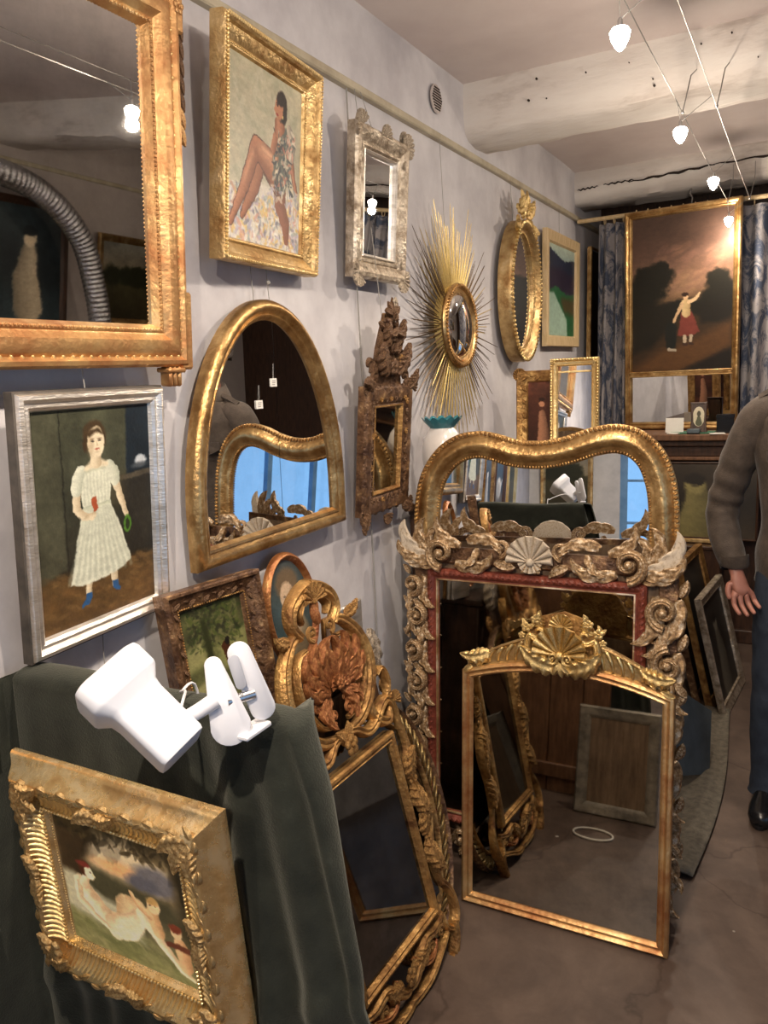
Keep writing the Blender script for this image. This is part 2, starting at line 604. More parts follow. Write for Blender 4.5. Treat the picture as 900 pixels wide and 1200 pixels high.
# ------------------------------------------------------------------ carving
def ribbon(path, width, height, base=0.0, K=9, groove=0.0, flutes=0, lobes=0, lobe_amp=0.0, round_=2.0, n0=None, skew=0.8):
    """carved strip: path points (u, v); width and height per point; lobed edges and flutes make leaves"""
    P = np.array(path, float)
    n = len(P)
    t = np.linspace(0, 1, n)
    Wd = np.array([width(x) for x in t]) if callable(width) else np.full(n, width)
    Hh = np.array([height(x) for x in t]) if callable(height) else np.full(n, height)
    B = np.zeros(n) if n0 is None else np.array([n0(x) for x in t])
    T = np.gradient(P, axis=0)
    T /= np.maximum(np.linalg.norm(T, axis=1)[:, None], 1e-9)
    Nn = np.stack([-T[:, 1], T[:, 0]], 1)
    s = np.linspace(-1, 1, K)
    vs = []
    for i in range(n):
        lob = 1.0
        if lobes:
            ph = t[i] * lobes
            lob = 1 - lobe_amp * (1 - abs(math.sin(PI * ph)) ** 0.6)
        for q in s:
            w = Wd[i] * (lob if abs(q) > 0.55 else 1.0)
            sk = -skew * Wd[i] * 0.5 * abs(q) ** 1.5 if lobes else 0.0
            hh = Hh[i] * max(0.0, 1 - abs(q) ** round_) ** 0.5
            if groove:
                hh -= Hh[i] * groove * math.exp(-(q / 0.28) ** 2)
            if flutes:
                hh += Hh[i] * 0.16 * math.cos(flutes * PI * q)
            if lobes:
                hh += Hh[i] * 0.22 * math.cos(2 * PI * (t[i] * lobes + 0.5 * abs(q)))* abs(q)
            p = P[i] + Nn[i] * q * w + T[i] * sk
            vs.append((p[0], -(base + B[i] + hh), p[1]))
        # flat back
        for q in (1, -1):
            w = Wd[i] * (lob if lobes else 1.0)
            sk = -skew * Wd[i] * 0.5 if lobes else 0.0
            p = P[i] + Nn[i] * q * w * 0.96 + T[i] * sk
            vs.append((p[0], -(base + B[i]) + 0.25 * max(Hh[i], 0.001), p[1]))
    k = K + 2
    fs = [f[::-1] for f in grid_faces(n, k, True)]
    fs.append(tuple(range(k)))
    fs.append(tuple(reversed(range((n - 1) * k, n * k))))
    return vs, fs


def spiral(turns=1.25, r0=1.0, r1=0.22, n=30, a0=0.0, cw=False):
    res = []
    for i in range(n):
        t = i / (n - 1)
        r = r0 * (r1 / r0) ** t
        a = a0 + (-1 if cw else 1) * 2 * PI * turns * t
        res.append((r * math.cos(a), r * math.sin(a)))
    return res


def bez(p0, p1, p2, p3, n=16):
    res = []
    for i in range(n):
        t = i / (n - 1)
        a, b, c, d = (1 - t) ** 3, 3 * t * (1 - t) ** 2, 3 * t * t * (1 - t), t ** 3
        res.append((a * p0[0] + b * p1[0] + c * p2[0] + d * p3[0], a * p0[1] + b * p1[1] + c * p2[1] + d * p3[1]))
    return res


CACHE = {}


def cached(key, fn, m):
    kk = (key, m)
    if kk not in CACHE:
        if key not in CACHE:
            CACHE[key] = fn()
        vs, fs = CACHE[key]
        CACHE[kk] = mesh(key, vs, fs, m, True, 50)
    return CACHE[kk]


def acanthus():
    """unit acanthus leaf, from the origin along +u, one unit long, tip curling up"""
    path = bez((0, 0), (0.35, -0.05), (0.75, 0.02), (1.0, 0.32), 22)
    return ribbon(path, lambda t: 0.30 * (math.sin(PI * min(1, t * 0.93 + 0.07)) ** 0.7) + 0.015, lambda t: 0.10 + 0.12 * math.sin(PI * t), 0, 11,
                  groove=0.25, lobes=5, lobe_amp=0.45, n0=lambda t: 0.14 * t * t)


def small_leaf():
    path = [(0, 0), (0.3, 0.02), (0.6, 0.05), (0.85, 0.1), (1.0, 0.16)]
    path = bez((0, 0), (0.3, 0.0), (0.7, 0.03), (1.0, 0.18), 9)
    return ribbon(path, lambda t: 0.26 * math.sin(PI * min(1, t * 0.9 + 0.1)) ** 0.8 + 0.01, lambda t: 0.18 * math.sin(PI * min(1, t * 0.8 + 0.15)) + 0.03, 0, 5, groove=0.3)


def sweep_leaf():
    """long smooth fluted leaf that rolls over at its tip"""
    path = bez((0, 0), (0.42, -0.16), (0.92, -0.06), (0.98, 0.34), 22)
    return ribbon(path, lambda t: 0.17 * (math.sin(PI * min(1, t * 0.86 + 0.14)) ** 0.8) + 0.012, lambda t: 0.11 + 0.15 * math.sin(PI * t), 0, 11,
                  groove=0.45, flutes=2, lobes=3, lobe_amp=0.22, n0=lambda t: 0.20 * t * t)


def volute():
    """unit scroll: a tapering spiral band with a boss at its eye (outer radius 1)"""
    p = spiral(1.35, 1.0, 0.26, 34, a0=-PI / 2)
    vs, fs = ribbon(p, lambda t: 0.20 * (1 - t) + 0.10, lambda t: 0.32 - 0.08 * t, 0, 7, groove=0.35)
    b = MB().add(vs, fs)
    b.add(*ball((0.05, -0.18, -0.03), 0.27, 10, 6, (1, 0.9, 1)))
    return b.v, b.f


def cscroll():
    """unit C-scroll opening to +u, about 2 units tall"""
    pts = []
    a = spiral(0.9, 0.42, 0.15, 14, a0=PI)
    a = [(x + 0.42, y + 0.62) for x, y in a][::-1]
    arc = [(0.0 - 0.28 * math.sin(PI * t), 0.62 - 1.24 * t) for t in np.linspace(0.05, 0.95, 12)]
    c = [(x, -y) for x, y in a[::-1]]
    a = a[:-1]
    p = a + arc + c[1:]
    return ribbon(p, lambda t: 0.05 + 0.15 * math.sin(PI * t), lambda t: 0.12 + 0.12 * math.sin(PI * t), 0, 7, groove=0.3)


def scallop(ribs=9, r=1.0):
    """unit shell: fan of rounded ribs opening upwards"""
    b = MB()
    for i in range(ribs):
        a = PI * (0.04 + 0.92 * i / (ribs - 1))
        L = r * (0.86 + 0.14 * math.sin(a))
        p = [(math.cos(a) * L * t, math.sin(a) * L * t) for t in np.linspace(0.08, 1, 8)]
        b.add(*ribbon(p, lambda t, L=L: 0.03 + L * t * 0.155 * (9 / ribs), lambda t: 0.10 + 0.22 * t * math.cos(t * 1.25), 0, 5, n0=lambda t: 0.16 * t * t))
    b.add(*ball((0, -0.1, 0), 0.16, 8, 5))
    return b.v, b.f


def flower():
    b = MB()
    for i in range(5):
        a = 2 * PI * i / 5 + 0.3
        b.add(*ball((0.55 * math.cos(a), -0.12, 0.55 * math.sin(a)), 0.42, 7, 5, (1, 0.5, 1)))
    b.add(*ball((0, -0.3, 0), 0.24, 7, 5))
    return b.v, b.f


CARVE = {'acanthus_leaf': acanthus, 'leaf': small_leaf, 'sweeping_leaf': sweep_leaf, 'scroll': volute, 'c_scroll': cscroll, 'shell': scallop, 'rosette': flower}


def carve(kind, parent, m, u, v, n, rot=0.0, sc=0.05, mirror=False, name=None, depth=None, label=None):
    me = cached(kind, CARVE[kind], m)
    s = sc if isinstance(sc, tuple) else (sc, depth if depth else sc, sc)
    if mirror and 'leaf' in kind:               # rot is always the way the leaf points
        rot -= 180
    return link(name or kind, me, parent, (u, -n, v), R(rot), s, mirror, label=label)


def strip(name, parent, m, path, width, height, base, **k):
    vs, fs = ribbon(path, width, height, base, **k)
    return link(name, mesh(name, vs, fs, m, True, 50), parent)


def cord_piece(parent, pts, r=0.0012, name='hanging_cord', m='cord'):
    vs, fs = tube(pts, r, 5)
    return link(name, mesh(name, vs, fs, m), parent)

# ------------------------------------------------------------------ painted canvases (flat pictures, painted point by point)
class Paint:
    """x right 0..1, y down 0..asp ; colours are sRGB 0..255"""

    def __init__(s, w, h, px=220, seed=1):
        s.W = max(8, int(px))
        s.H = max(8, int(px * h / w))
        s.asp = h / w
        s.rng = np.random.RandomState(seed)
        s.X, s.Y = np.meshgrid((np.arange(s.W) + 0.5) / s.W, (np.arange(s.H) + 0.5) / s.H * s.asp)
        s.I = np.zeros((s.H, s.W, 3))

    def noise(s, f, oct=4, sx=1.0):
        out = np.zeros((s.H, s.W))
        amp, tot = 1.0, 0.0
        for o in range(oct):
            gx, gy = max(2, int(f * sx)), max(2, int(f * s.asp))
            g = s.rng.rand(gy + 2, gx + 2)
            x, y = s.X * gx, s.Y / s.asp * gy
            i, j = x.astype(int), y.astype(int)
            fx, fy = x - i, y - j
            fx, fy = fx * fx * (3 - 2 * fx), fy * fy * (3 - 2 * fy)
            v = (g[j, i] * (1 - fx) + g[j, i + 1] * fx) * (1 - fy) + (g[j + 1, i] * (1 - fx) + g[j + 1, i + 1] * fx) * fy
            out += amp * v
            tot += amp
            amp *= 0.55
            f *= 2.1
        return out / tot

    def mix(s, a, col):
        a = np.clip(a, 0, 1)[..., None]
        s.I = s.I * (1 - a) + np.array(col, float) * a

    def grad(s, stops):
        ys = [y * s.asp for y, c in stops]
        for k in range(3):
            s.I[..., k] = np.interp(s.Y, ys, [c[k] for y, c in stops])

    def vary(s, f, amt, oct=4, sx=1.0):
        n = s.noise(f, oct, sx) - 0.5
        s.I = s.I * (1 + amt * n[..., None] * 2)

    def blob(s, x, y, rx, ry, col, a=1.0, soft=0.25, rot=0.0, rag=0.0):
        c, d = math.cos(rot), math.sin(rot)
        dx, dy = s.X - x, s.Y - y
        u, v = (c * dx + d * dy) / rx, (-d * dx + c * dy) / ry
        r = np.sqrt(u * u + v * v)
        if rag:
            r = r + rag * (s.noise(18, 3) - 0.5)
        s.mix(a * np.clip((1 - r) / soft + 0.5, 0, 1), col)

    def poly(s, pts, col, a=1.0, soft=0.006):
        P = np.array(pts, float)
        ins = np.zeros(s.X.shape, bool)
        dist = np.full(s.X.shape, 9.0)
        n = len(P)
        for i in range(n):
            x1, y1 = P[i]
            x2, y2 = P[(i + 1) % n]
            cond = ((y1 > s.Y) != (y2 > s.Y))
            if y2 != y1:
                ins ^= cond & (s.X < (x2 - x1) * (s.Y - y1) / (y2 - y1) + x1)
            L2 = (x2 - x1) ** 2 + (y2 - y1) ** 2 + 1e-12
            t = np.clip(((s.X - x1) * (x2 - x1) + (s.Y - y1) * (y2 - y1)) / L2, 0, 1)
            dist = np.minimum(dist, np.hypot(s.X - x1 - t * (x2 - x1), s.Y - y1 - t * (y2 - y1)))
        sd = np.where(ins, -dist, dist)
        s.mix(a * np.clip(0.5 - sd / soft, 0, 1), col)

    def limb(s, pts, w, col, shade=None, a=1.0, soft=0.006):
        """tapered limb with a darker edge: pts (x, y), widths per point"""
        P = np.array(pts, float)
        w = np.full(len(P), w) if np.isscalar(w) else np.array(w, float)
        best = np.full(s.X.shape, 9.0)
        side = np.zeros(s.X.shape)
        for i in range(len(P) - 1):
            (x1, y1), (x2, y2) = P[i], P[i + 1]
            L = math.hypot(x2 - x1, y2 - y1) + 1e-9
            t = np.clip(((s.X - x1) * (x2 - x1) + (s.Y - y1) * (y2 - y1)) / L ** 2, 0, 1)
            d = np.hypot(s.X - x1 - t * (x2 - x1), s.Y - y1 - t * (y2 - y1))
            r = w[i] * (1 - t) + w[i + 1] * t
            sd = d - r
            cr = ((s.X - x1) * (y2 - y1) - (s.Y - y1) * (x2 - x1)) / L / np.maximum(r, 1e-6)
            m = sd < best
            best = np.where(m, sd, best)
            side = np.where(m, cr, side)
        al = a * np.clip(0.5 - best / soft, 0, 1)
        s.mix(al, col)
        if shade is not None:
            s.mix(al * np.clip(side * 0.5 + 0.25, 0, 1) ** 1.3, shade)

    def dabs(s, x0, x1, y0, y1, n, size, cols, ang=None, a=0.9):
        for _ in range(n):
            x, y = s.rng.uniform(x0, x1), s.rng.uniform(y0, y1)
            an = s.rng.uniform(0, PI) if ang is None else ang + s.rng.uniform(-0.4, 0.4)
            z = size * s.rng.uniform(0.5, 1.4)
            m = z * 3
            i0, i1 = max(0, int((x - m) * s.W)), min(s.W, int((x + m) * s.W) + 1)
            j0, j1 = max(0, int((y - m) / s.asp * s.H)), min(s.H, int((y + m) / s.asp * s.H) + 1)
            if i1 <= i0 or j1 <= j0:
                continue
            dx, dy = s.X[j0:j1, i0:i1] - x, s.Y[j0:j1, i0:i1] - y
            c, d = math.cos(an), math.sin(an)
            r = np.hypot((c * dx + d * dy) / (z * 1.8), (-d * dx + c * dy) / (z * 0.6))
            al = np.clip((1 - r) * 3, 0, 1)[..., None] * a
            col = np.array(cols[s.rng.randint(len(cols))], float)
            s.I[j0:j1, i0:i1] = s.I[j0:j1, i0:i1] * (1 - al) + col * al

    def finish(s, gain=1.0, grain=0.04):
        # brush drag: shift the paint a little along two noise fields, then streak it
        wx, wy = s.noise(26, 3) - .5, s.noise(26, 3) - .5
        j = np.clip((np.arange(s.H)[:, None] + wy * .018 * s.W).astype(int), 0, s.H - 1)
        i = np.clip((np.arange(s.W)[None, :] + wx * .018 * s.W).astype(int), 0, s.W - 1)
        s.I = s.I[j, i]
        s.I *= 1 + .07 * (s.noise(46, 2, .5) - .5)[..., None] * 2
        s.I *= 1 + grain * (s.rng.rand(s.H, s.W, 1) - 0.5) * 2
        c = np.clip(s.I * gain / 255.0, 0, 1)
        return np.where(c <= 0.04045, c / 12.92, ((c + 0.055) / 1.055) ** 2.4)


def canvas(parent, p, w, h, u, v, n, name='canvas', gain=1.0, mask=None, label=None, th=0.006):
    """a flat painted panel, bottom centre at (u, v); mask: keep cells inside an ellipse"""
    img = p.finish(gain)
    H, Wd = p.H, p.W
    xs = u - w / 2 + w * np.arange(Wd) / (Wd - 1)
    zs = v + h * (1 - np.arange(H) / (H - 1))
    X, Z = np.meshgrid(xs, zs)
    co = np.stack([X, np.full_like(X, -n), Z], -1).reshape(-1, 3)
    idx = np.arange(H * Wd).reshape(H, Wd)
    a, b, c, d = idx[:-1, :-1], idx[1:, :-1], idx[1:, 1:], idx[:-1, 1:]
    if mask:
        cx, cz = (X[:-1, :-1] + X[1:, 1:]) / 2, (Z[:-1, :-1] + Z[1:, 1:]) / 2
        keep = ((cx - mask[0]) / mask[2]) ** 2 + ((cz - mask[1]) / mask[3]) ** 2 < 1
    else:
        keep = np.ones(a.shape, bool)
    F = np.stack([a[keep], b[keep], c[keep], d[keep]], 1)
    me = bpy.data.meshes.new(name)
    me.vertices.add(len(co))
    me.vertices.foreach_set('co', co.ravel())
    me.loops.add(F.size)
    me.loops.foreach_set('vertex_index', F.ravel().astype(np.int32))
    me.polygons.add(len(F))
    me.polygons.foreach_set('loop_start', (np.arange(len(F)) * 4).astype(np.int32))
    me.update(calc_edges=True)
    at = me.color_attributes.new('paint', 'FLOAT_COLOR', 'POINT')
    rgba = np.ones((H * Wd, 4))
    rgba[:, :3] = img.reshape(-1, 3)
    at.data.foreach_set('color', rgba.ravel())
    me.materials.append(MAT['oil_paint'])
    ob = link(name, me, parent, label=label)
    return ob


def pic_seated_woman(w, h):
    p = Paint(w, h, 230, 3)
    A = p.asp
    p.grad([(0, (176, 170, 142)), (0.5, (186, 182, 158)), (1, (170, 168, 150))])
    p.vary(5, 0.14)
    p.dabs(0, 1, 0, A, 320, 0.05, [(178, 172, 148), (196, 190, 166), (160, 160, 136), (186, 176, 150)], a=0.35)
    # patterned cloth she sits on
    p.poly([(0, A * .80), (0.2, A * .72), (0.42, A * .63), (0.8, A * .63), (1, A * .70), (1, A), (0, A)], (206, 200, 186), soft=0.05)
    p.dabs(0, 1, A * .68, A, 620, 0.022, [(214, 208, 196), (176, 168, 188), (210, 180, 110), (120, 118, 128), (222, 220, 214), (196, 150, 130), (150, 160, 160)], a=0.7)
    sk, sh, hi = (176, 120, 90), (104, 62, 44), (206, 156, 122)
    line = (66, 42, 36)
    # far arm propping behind
    p.limb([(0.83, .33 * A), (0.86, .46 * A), (0.93, .62 * A)], [.046, .034, .028], line)
    p.limb([(0.83, .33 * A), (0.86, .46 * A), (0.93, .62 * A)], [.038, .028, .022], sk, sh)
    # lower (far) leg, then dark skirt between, then the raised leg
    p.limb([(0.68, .58 * A), (0.70, .72 * A), (0.78, .83 * A), (0.80, .93 * A)], [.105, .075, .060, .035], (132, 84, 64), sh)
    p.limb([(0.66, .57 * A), (0.44, .50 * A), (0.34, .68 * A), (0.19, .85 * A)], [.125, .068, .056, .028], line)
    p.limb([(0.66, .57 * A), (0.44, .50 * A), (0.34, .68 * A), (0.19, .85 * A)], [.115, .060, .050, .022], (160, 106, 78), sh)
    p.limb([(0.67, .55 * A), (0.36, .44 * A), (0.22, .68 * A), (0.05, .90 * A)], [.130, .070, .056, .030], line)
    p.limb([(0.67, .55 * A), (0.36, .44 * A), (0.22, .68 * A), (0.05, .90 * A)], [.122, .062, .050, .024], sk, sh)
    p.limb([(0.60, .51 * A), (0.40, .44 * A)], [.030, .020], hi, a=.6, soft=.05)
    p.limb([(0.32, .48 * A), (0.22, .64 * A)], [.012, .012], hi, a=.6, soft=.03)
    # body: open blouse, lit breastbone
    p.poly([(.60, .30 * A), (.70, .265 * A), (.80, .26 * A), (.875, .31 * A), (.86, .44 * A), (.80, .60 * A), (.72, .68 * A), (.62, .60 * A), (.585, .45 * A)], (88, 96, 88), soft=.02)
    p.limb([(0.665, .27 * A), (0.655, .36 * A), (0.64, .46 * A)], [.030, .030, .022], hi, sh)
    p.dabs(0.60, 0.88, .29 * A, .64 * A, 150, 0.020, [(52, 66, 74), (176, 166, 146), (86, 92, 84), (176, 116, 96), (206, 196, 170), (44, 46, 54)], a=0.8)
    p.limb([(0.82, .27 * A), (0.865, .34 * A), (0.85, .41 * A)], [.045, .050, .045], (186, 172, 152), (96, 96, 92))
    p.dabs(0.78, 0.90, .27 * A, .42 * A, 40, 0.018, [(200, 150, 130), (90, 96, 92), (214, 206, 186)], a=0.8)
    # near arm, hand to the chin
    p.limb([(0.62, .34 * A), (0.585, .42 * A), (0.63, .33 * A), (0.635, .245 * A)], [.035, .030, .024, .026], sk, sh)
    p.limb([(0.46, .425 * A), (0.55, .445 * A)], [.030, .030], hi, sh)
    # neck, head turned left, swept-back dark hair
    p.limb([(0.70, .20 * A), (0.70, .27 * A)], [.036, .046], sk, sh)
    p.blob(0.70, .150 * A, 0.078, 0.100, (30, 22, 22), soft=0.2)
    p.blob(0.735, .185 * A, 0.040, 0.070, (30, 22, 22), soft=0.3)
    p.blob(0.665, .162 * A, 0.056, 0.082, (182, 126, 94), soft=0.2)
    p.limb([(0.618, .165 * A), (0.606, .182 * A)], [.010, .010], (182, 126, 94))
    p.blob(0.69, .115 * A, 0.062, 0.040, (34, 26, 26), soft=0.3)
    p.blob(0.640, .152 * A, 0.014, 0.008, (50, 28, 24))
    p.blob(0.640, .140 * A, 0.020, 0.004, (50, 28, 24))
    p.blob(0.635, .203 * A, 0.018, 0.008, (146, 54, 46))
    p.blob(0.715, .205 * A, 0.008, 0.012, (214, 190, 120))
    p.dabs(0.55, 1, .62 * A, .72 * A, 40, 0.02, [(206, 196, 176), (176, 168, 188), (150, 150, 150)], a=0.6)
    return p


def pic_girl(w, h):
    p = Paint(w, h, 230, 5)
    A = p.asp
    p.grad([(0, (66, 68, 52)), (0.4, (58, 60, 48)), (0.72, (40, 38, 31)), (0.76, (78, 60, 36)), (1, (96, 72, 44))])
    p.poly([(0.78, 0), (1, 0), (1, .42 * A), (0.76, .44 * A)], (24, 34, 42), soft=0.02)
    p.poly([(0.0, .02 * A), (0.20, 0), (0.22, .72 * A), (0, .76 * A)], (72, 72, 56), a=0.7, soft=0.02)
    p.poly([(0.215, 0), (0.225, 0), (0.235, .70 * A), (0.225, .70 * A)], (30, 30, 24), a=0.8)
    p.poly([(0.70, .34 * A), (1, .33 * A), (1, .76 * A), (0.74, .70 * A)], (42, 40, 34), soft=0.03)
    p.poly([(0.70, .335 * A), (1, .325 * A), (1, .35 * A), (0.70, .36 * A)], (76, 70, 58), soft=0.01)
    p.poly([(0.52, .30 * A), (0.76, .32 * A), (0.72, .50 * A), (0.56, .48 * A)], (62, 56, 40), a=.5, soft=0.06)
    p.vary(6, 0.26)
    p.vary(30, 0.12)
    p.dabs(0, 1, .74 * A, A, 190, 0.03, [(96, 70, 40), (112, 82, 48), (76, 56, 36), (126, 98, 60)], ang=0.15, a=0.3)
    p.blob(0.90, .275 * A, 0.055, 0.03, (196, 202, 206), soft=0.5, rag=0.8, a=0.9)
    p.blob(0.89, .30 * A, 0.07, 0.02, (90, 96, 100), soft=0.8, a=0.7)
    sk, sh = (212, 198, 168), (158, 138, 108)
    for x in (.385, .61):
        p.limb([(x, .80 * A), (x, .865 * A)], [.030, .024], sk, sh)
    p.poly([(.362, .862 * A), (.410, .862 * A), (.412, .885 * A), (.375, .915 * A), (.315, .928 * A), (.315, .912 * A), (.355, .89 * A)], (46, 84, 128))
    p.poly([(.588, .845 * A), (.635, .845 * A), (.645, .868 * A), (.668, .89 * A), (.655, .90 * A), (.62, .895 * A), (.59, .878 * A)], (46, 84, 128))
    dr, ds = (206, 208, 188), (150, 156, 138)
    p.poly([(.37, .455 * A), (.60, .445 * A), (.68, .56 * A), (.770, .755 * A), (.70, .79 * A), (.50, .815 * A), (.34, .82 * A), (.240, .80 * A), (.31, .60 * A)], dr, soft=0.012)
    for k in range(11):
        x = .31 + .038 * k
        p.limb([(x * .55 + .22, .47 * A), (x + (x - .5) * .42, .79 * A)], [.005, .010], ds, a=0.55, soft=0.025)
    p.poly([(.355, .29 * A), (.42, .262 * A), (.57, .257 * A), (.630, .278 * A), (.62, .36 * A), (.60, .45 * A), (.375, .465 * A), (.355, .36 * A)], dr, soft=0.01)
    for k in range(8):
        p.limb([(.385 + .03 * k, .30 * A), (.39 + .028 * k, .45 * A)], [.003, .004], ds, a=0.45, soft=0.015)
    p.poly([(.365, .285 * A), (.62, .272 * A), (.625, .286 * A), (.37, .30 * A)], (170, 174, 150), soft=0.008, a=.7)
    p.limb([(.378, .462 * A), (.598, .45 * A)], [.011, .011], (186, 190, 166), ds)
    p.limb([(.330, .37 * A), (.315, .455 * A), (.37, .495 * A), (.45, .505 * A)], [.034, .029, .026, .022], sk, sh)
    p.limb([(.655, .345 * A), (.695, .43 * A), (.745, .53 * A)], [.034, .028, .019], sk, sh)
    p.limb([(.372, .285 * A), (.340, .32 * A), (.325, .365 * A)], [.038, .048, .044], dr, ds)
    p.limb([(.615, .276 * A), (.645, .31 * A), (.660, .348 * A)], [.038, .046, .042], dr, ds)
    # shoulders, neck, head
    p.poly([(.40, .266 * A), (.47, .240 * A), (.54, .238 * A), (.60, .260 * A), (.60, .275 * A), (.40, .285 * A)], sk, soft=0.02)
    p.limb([(.505, .195 * A), (.50, .25 * A)], [.040, .046], sk, sh)
    p.blob(.500, .130 * A, .096, .096, (66, 52, 34), soft=0.22)
    p.blob(.425, .165 * A, .026, .050, (58, 44, 28), soft=0.5)
    p.blob(.572, .150 * A, .022, .050, (58, 44, 28), soft=0.5)
    p.blob(.510, .160 * A, .073, .098, (218, 204, 174), soft=0.14)
    p.blob(.462, .175 * A, .026, .065, sh, a=0.45, soft=0.9)
    p.poly([(.43, .118 * A), (.47, .098 * A), (.53, .095 * A), (.58, .120 * A), (.565, .128 * A), (.51, .113 * A), (.455, .135 * A)], (66, 52, 34), soft=0.02)
    for x in (.480, .540):
        p.blob(x, .156 * A, .013, .0065, (60, 52, 44), soft=0.5)
        p.blob(x, .146 * A, .018, .003, (120, 98, 72), soft=0.9)
    p.limb([(.513, .160 * A), (.516, .176 * A)], [.004, .006], sh, a=0.5, soft=0.01)
    p.blob(.512, .192 * A, .018, .0055, (178, 112, 94), soft=0.6)
    p.blob(.512, .205 * A, .014, .004, sh, a=.5, soft=0.8)
    # red book, green wreath
    p.poly([(.440, .42 * A), (.482, .408 * A), (.498, .470 * A), (.458, .488 * A)], (160, 78, 50))
    p.limb([(.40, .503 * A), (.465, .495 * A)], [.022, .018], sk, sh)
    p.blob(.752, .580 * A, .036, .058, (74, 118, 42), soft=0.2, rag=0.3)
    p.blob(.752, .580 * A, .020, .038, (38, 48, 28), soft=0.3)
    return p


def pic_mountain(w, h):
    p = Paint(w, h, 90, 7)
    A = p.asp
    p.grad([(0, (176, 192, 176)), (0.2, (150, 176, 172)), (1, (60, 100, 80))])
    p.poly([(0, .03 * A), (.35, .10 * A), (.62, .15 * A), (1, .10 * A), (1, .5 * A), (0, .48 * A)], (34, 44, 66))
    p.poly([(0, .26 * A), (.4, .24 * A), (1, .30 * A), (1, .55 * A), (0, .50 * A)], (44, 32, 52), a=.8, soft=.05)
    p.poly([(0, .5 * A), (.3, .44 * A), (.7, .52 * A), (1, .5 * A), (1, A), (.4, A), (0, .7 * A)], (34, 92, 56))
    p.poly([(.45, .56 * A), (1, .56 * A), (1, .75 * A), (.6, .72 * A)], (86, 60, 38), a=.8, soft=.06)
    p.poly([(0, .55 * A), (.2, .50 * A), (.45, .66 * A), (.70, .80 * A), (.72, A), (0, A)], (158, 186, 168), soft=.03)
    p.vary(6, .1)
    return p


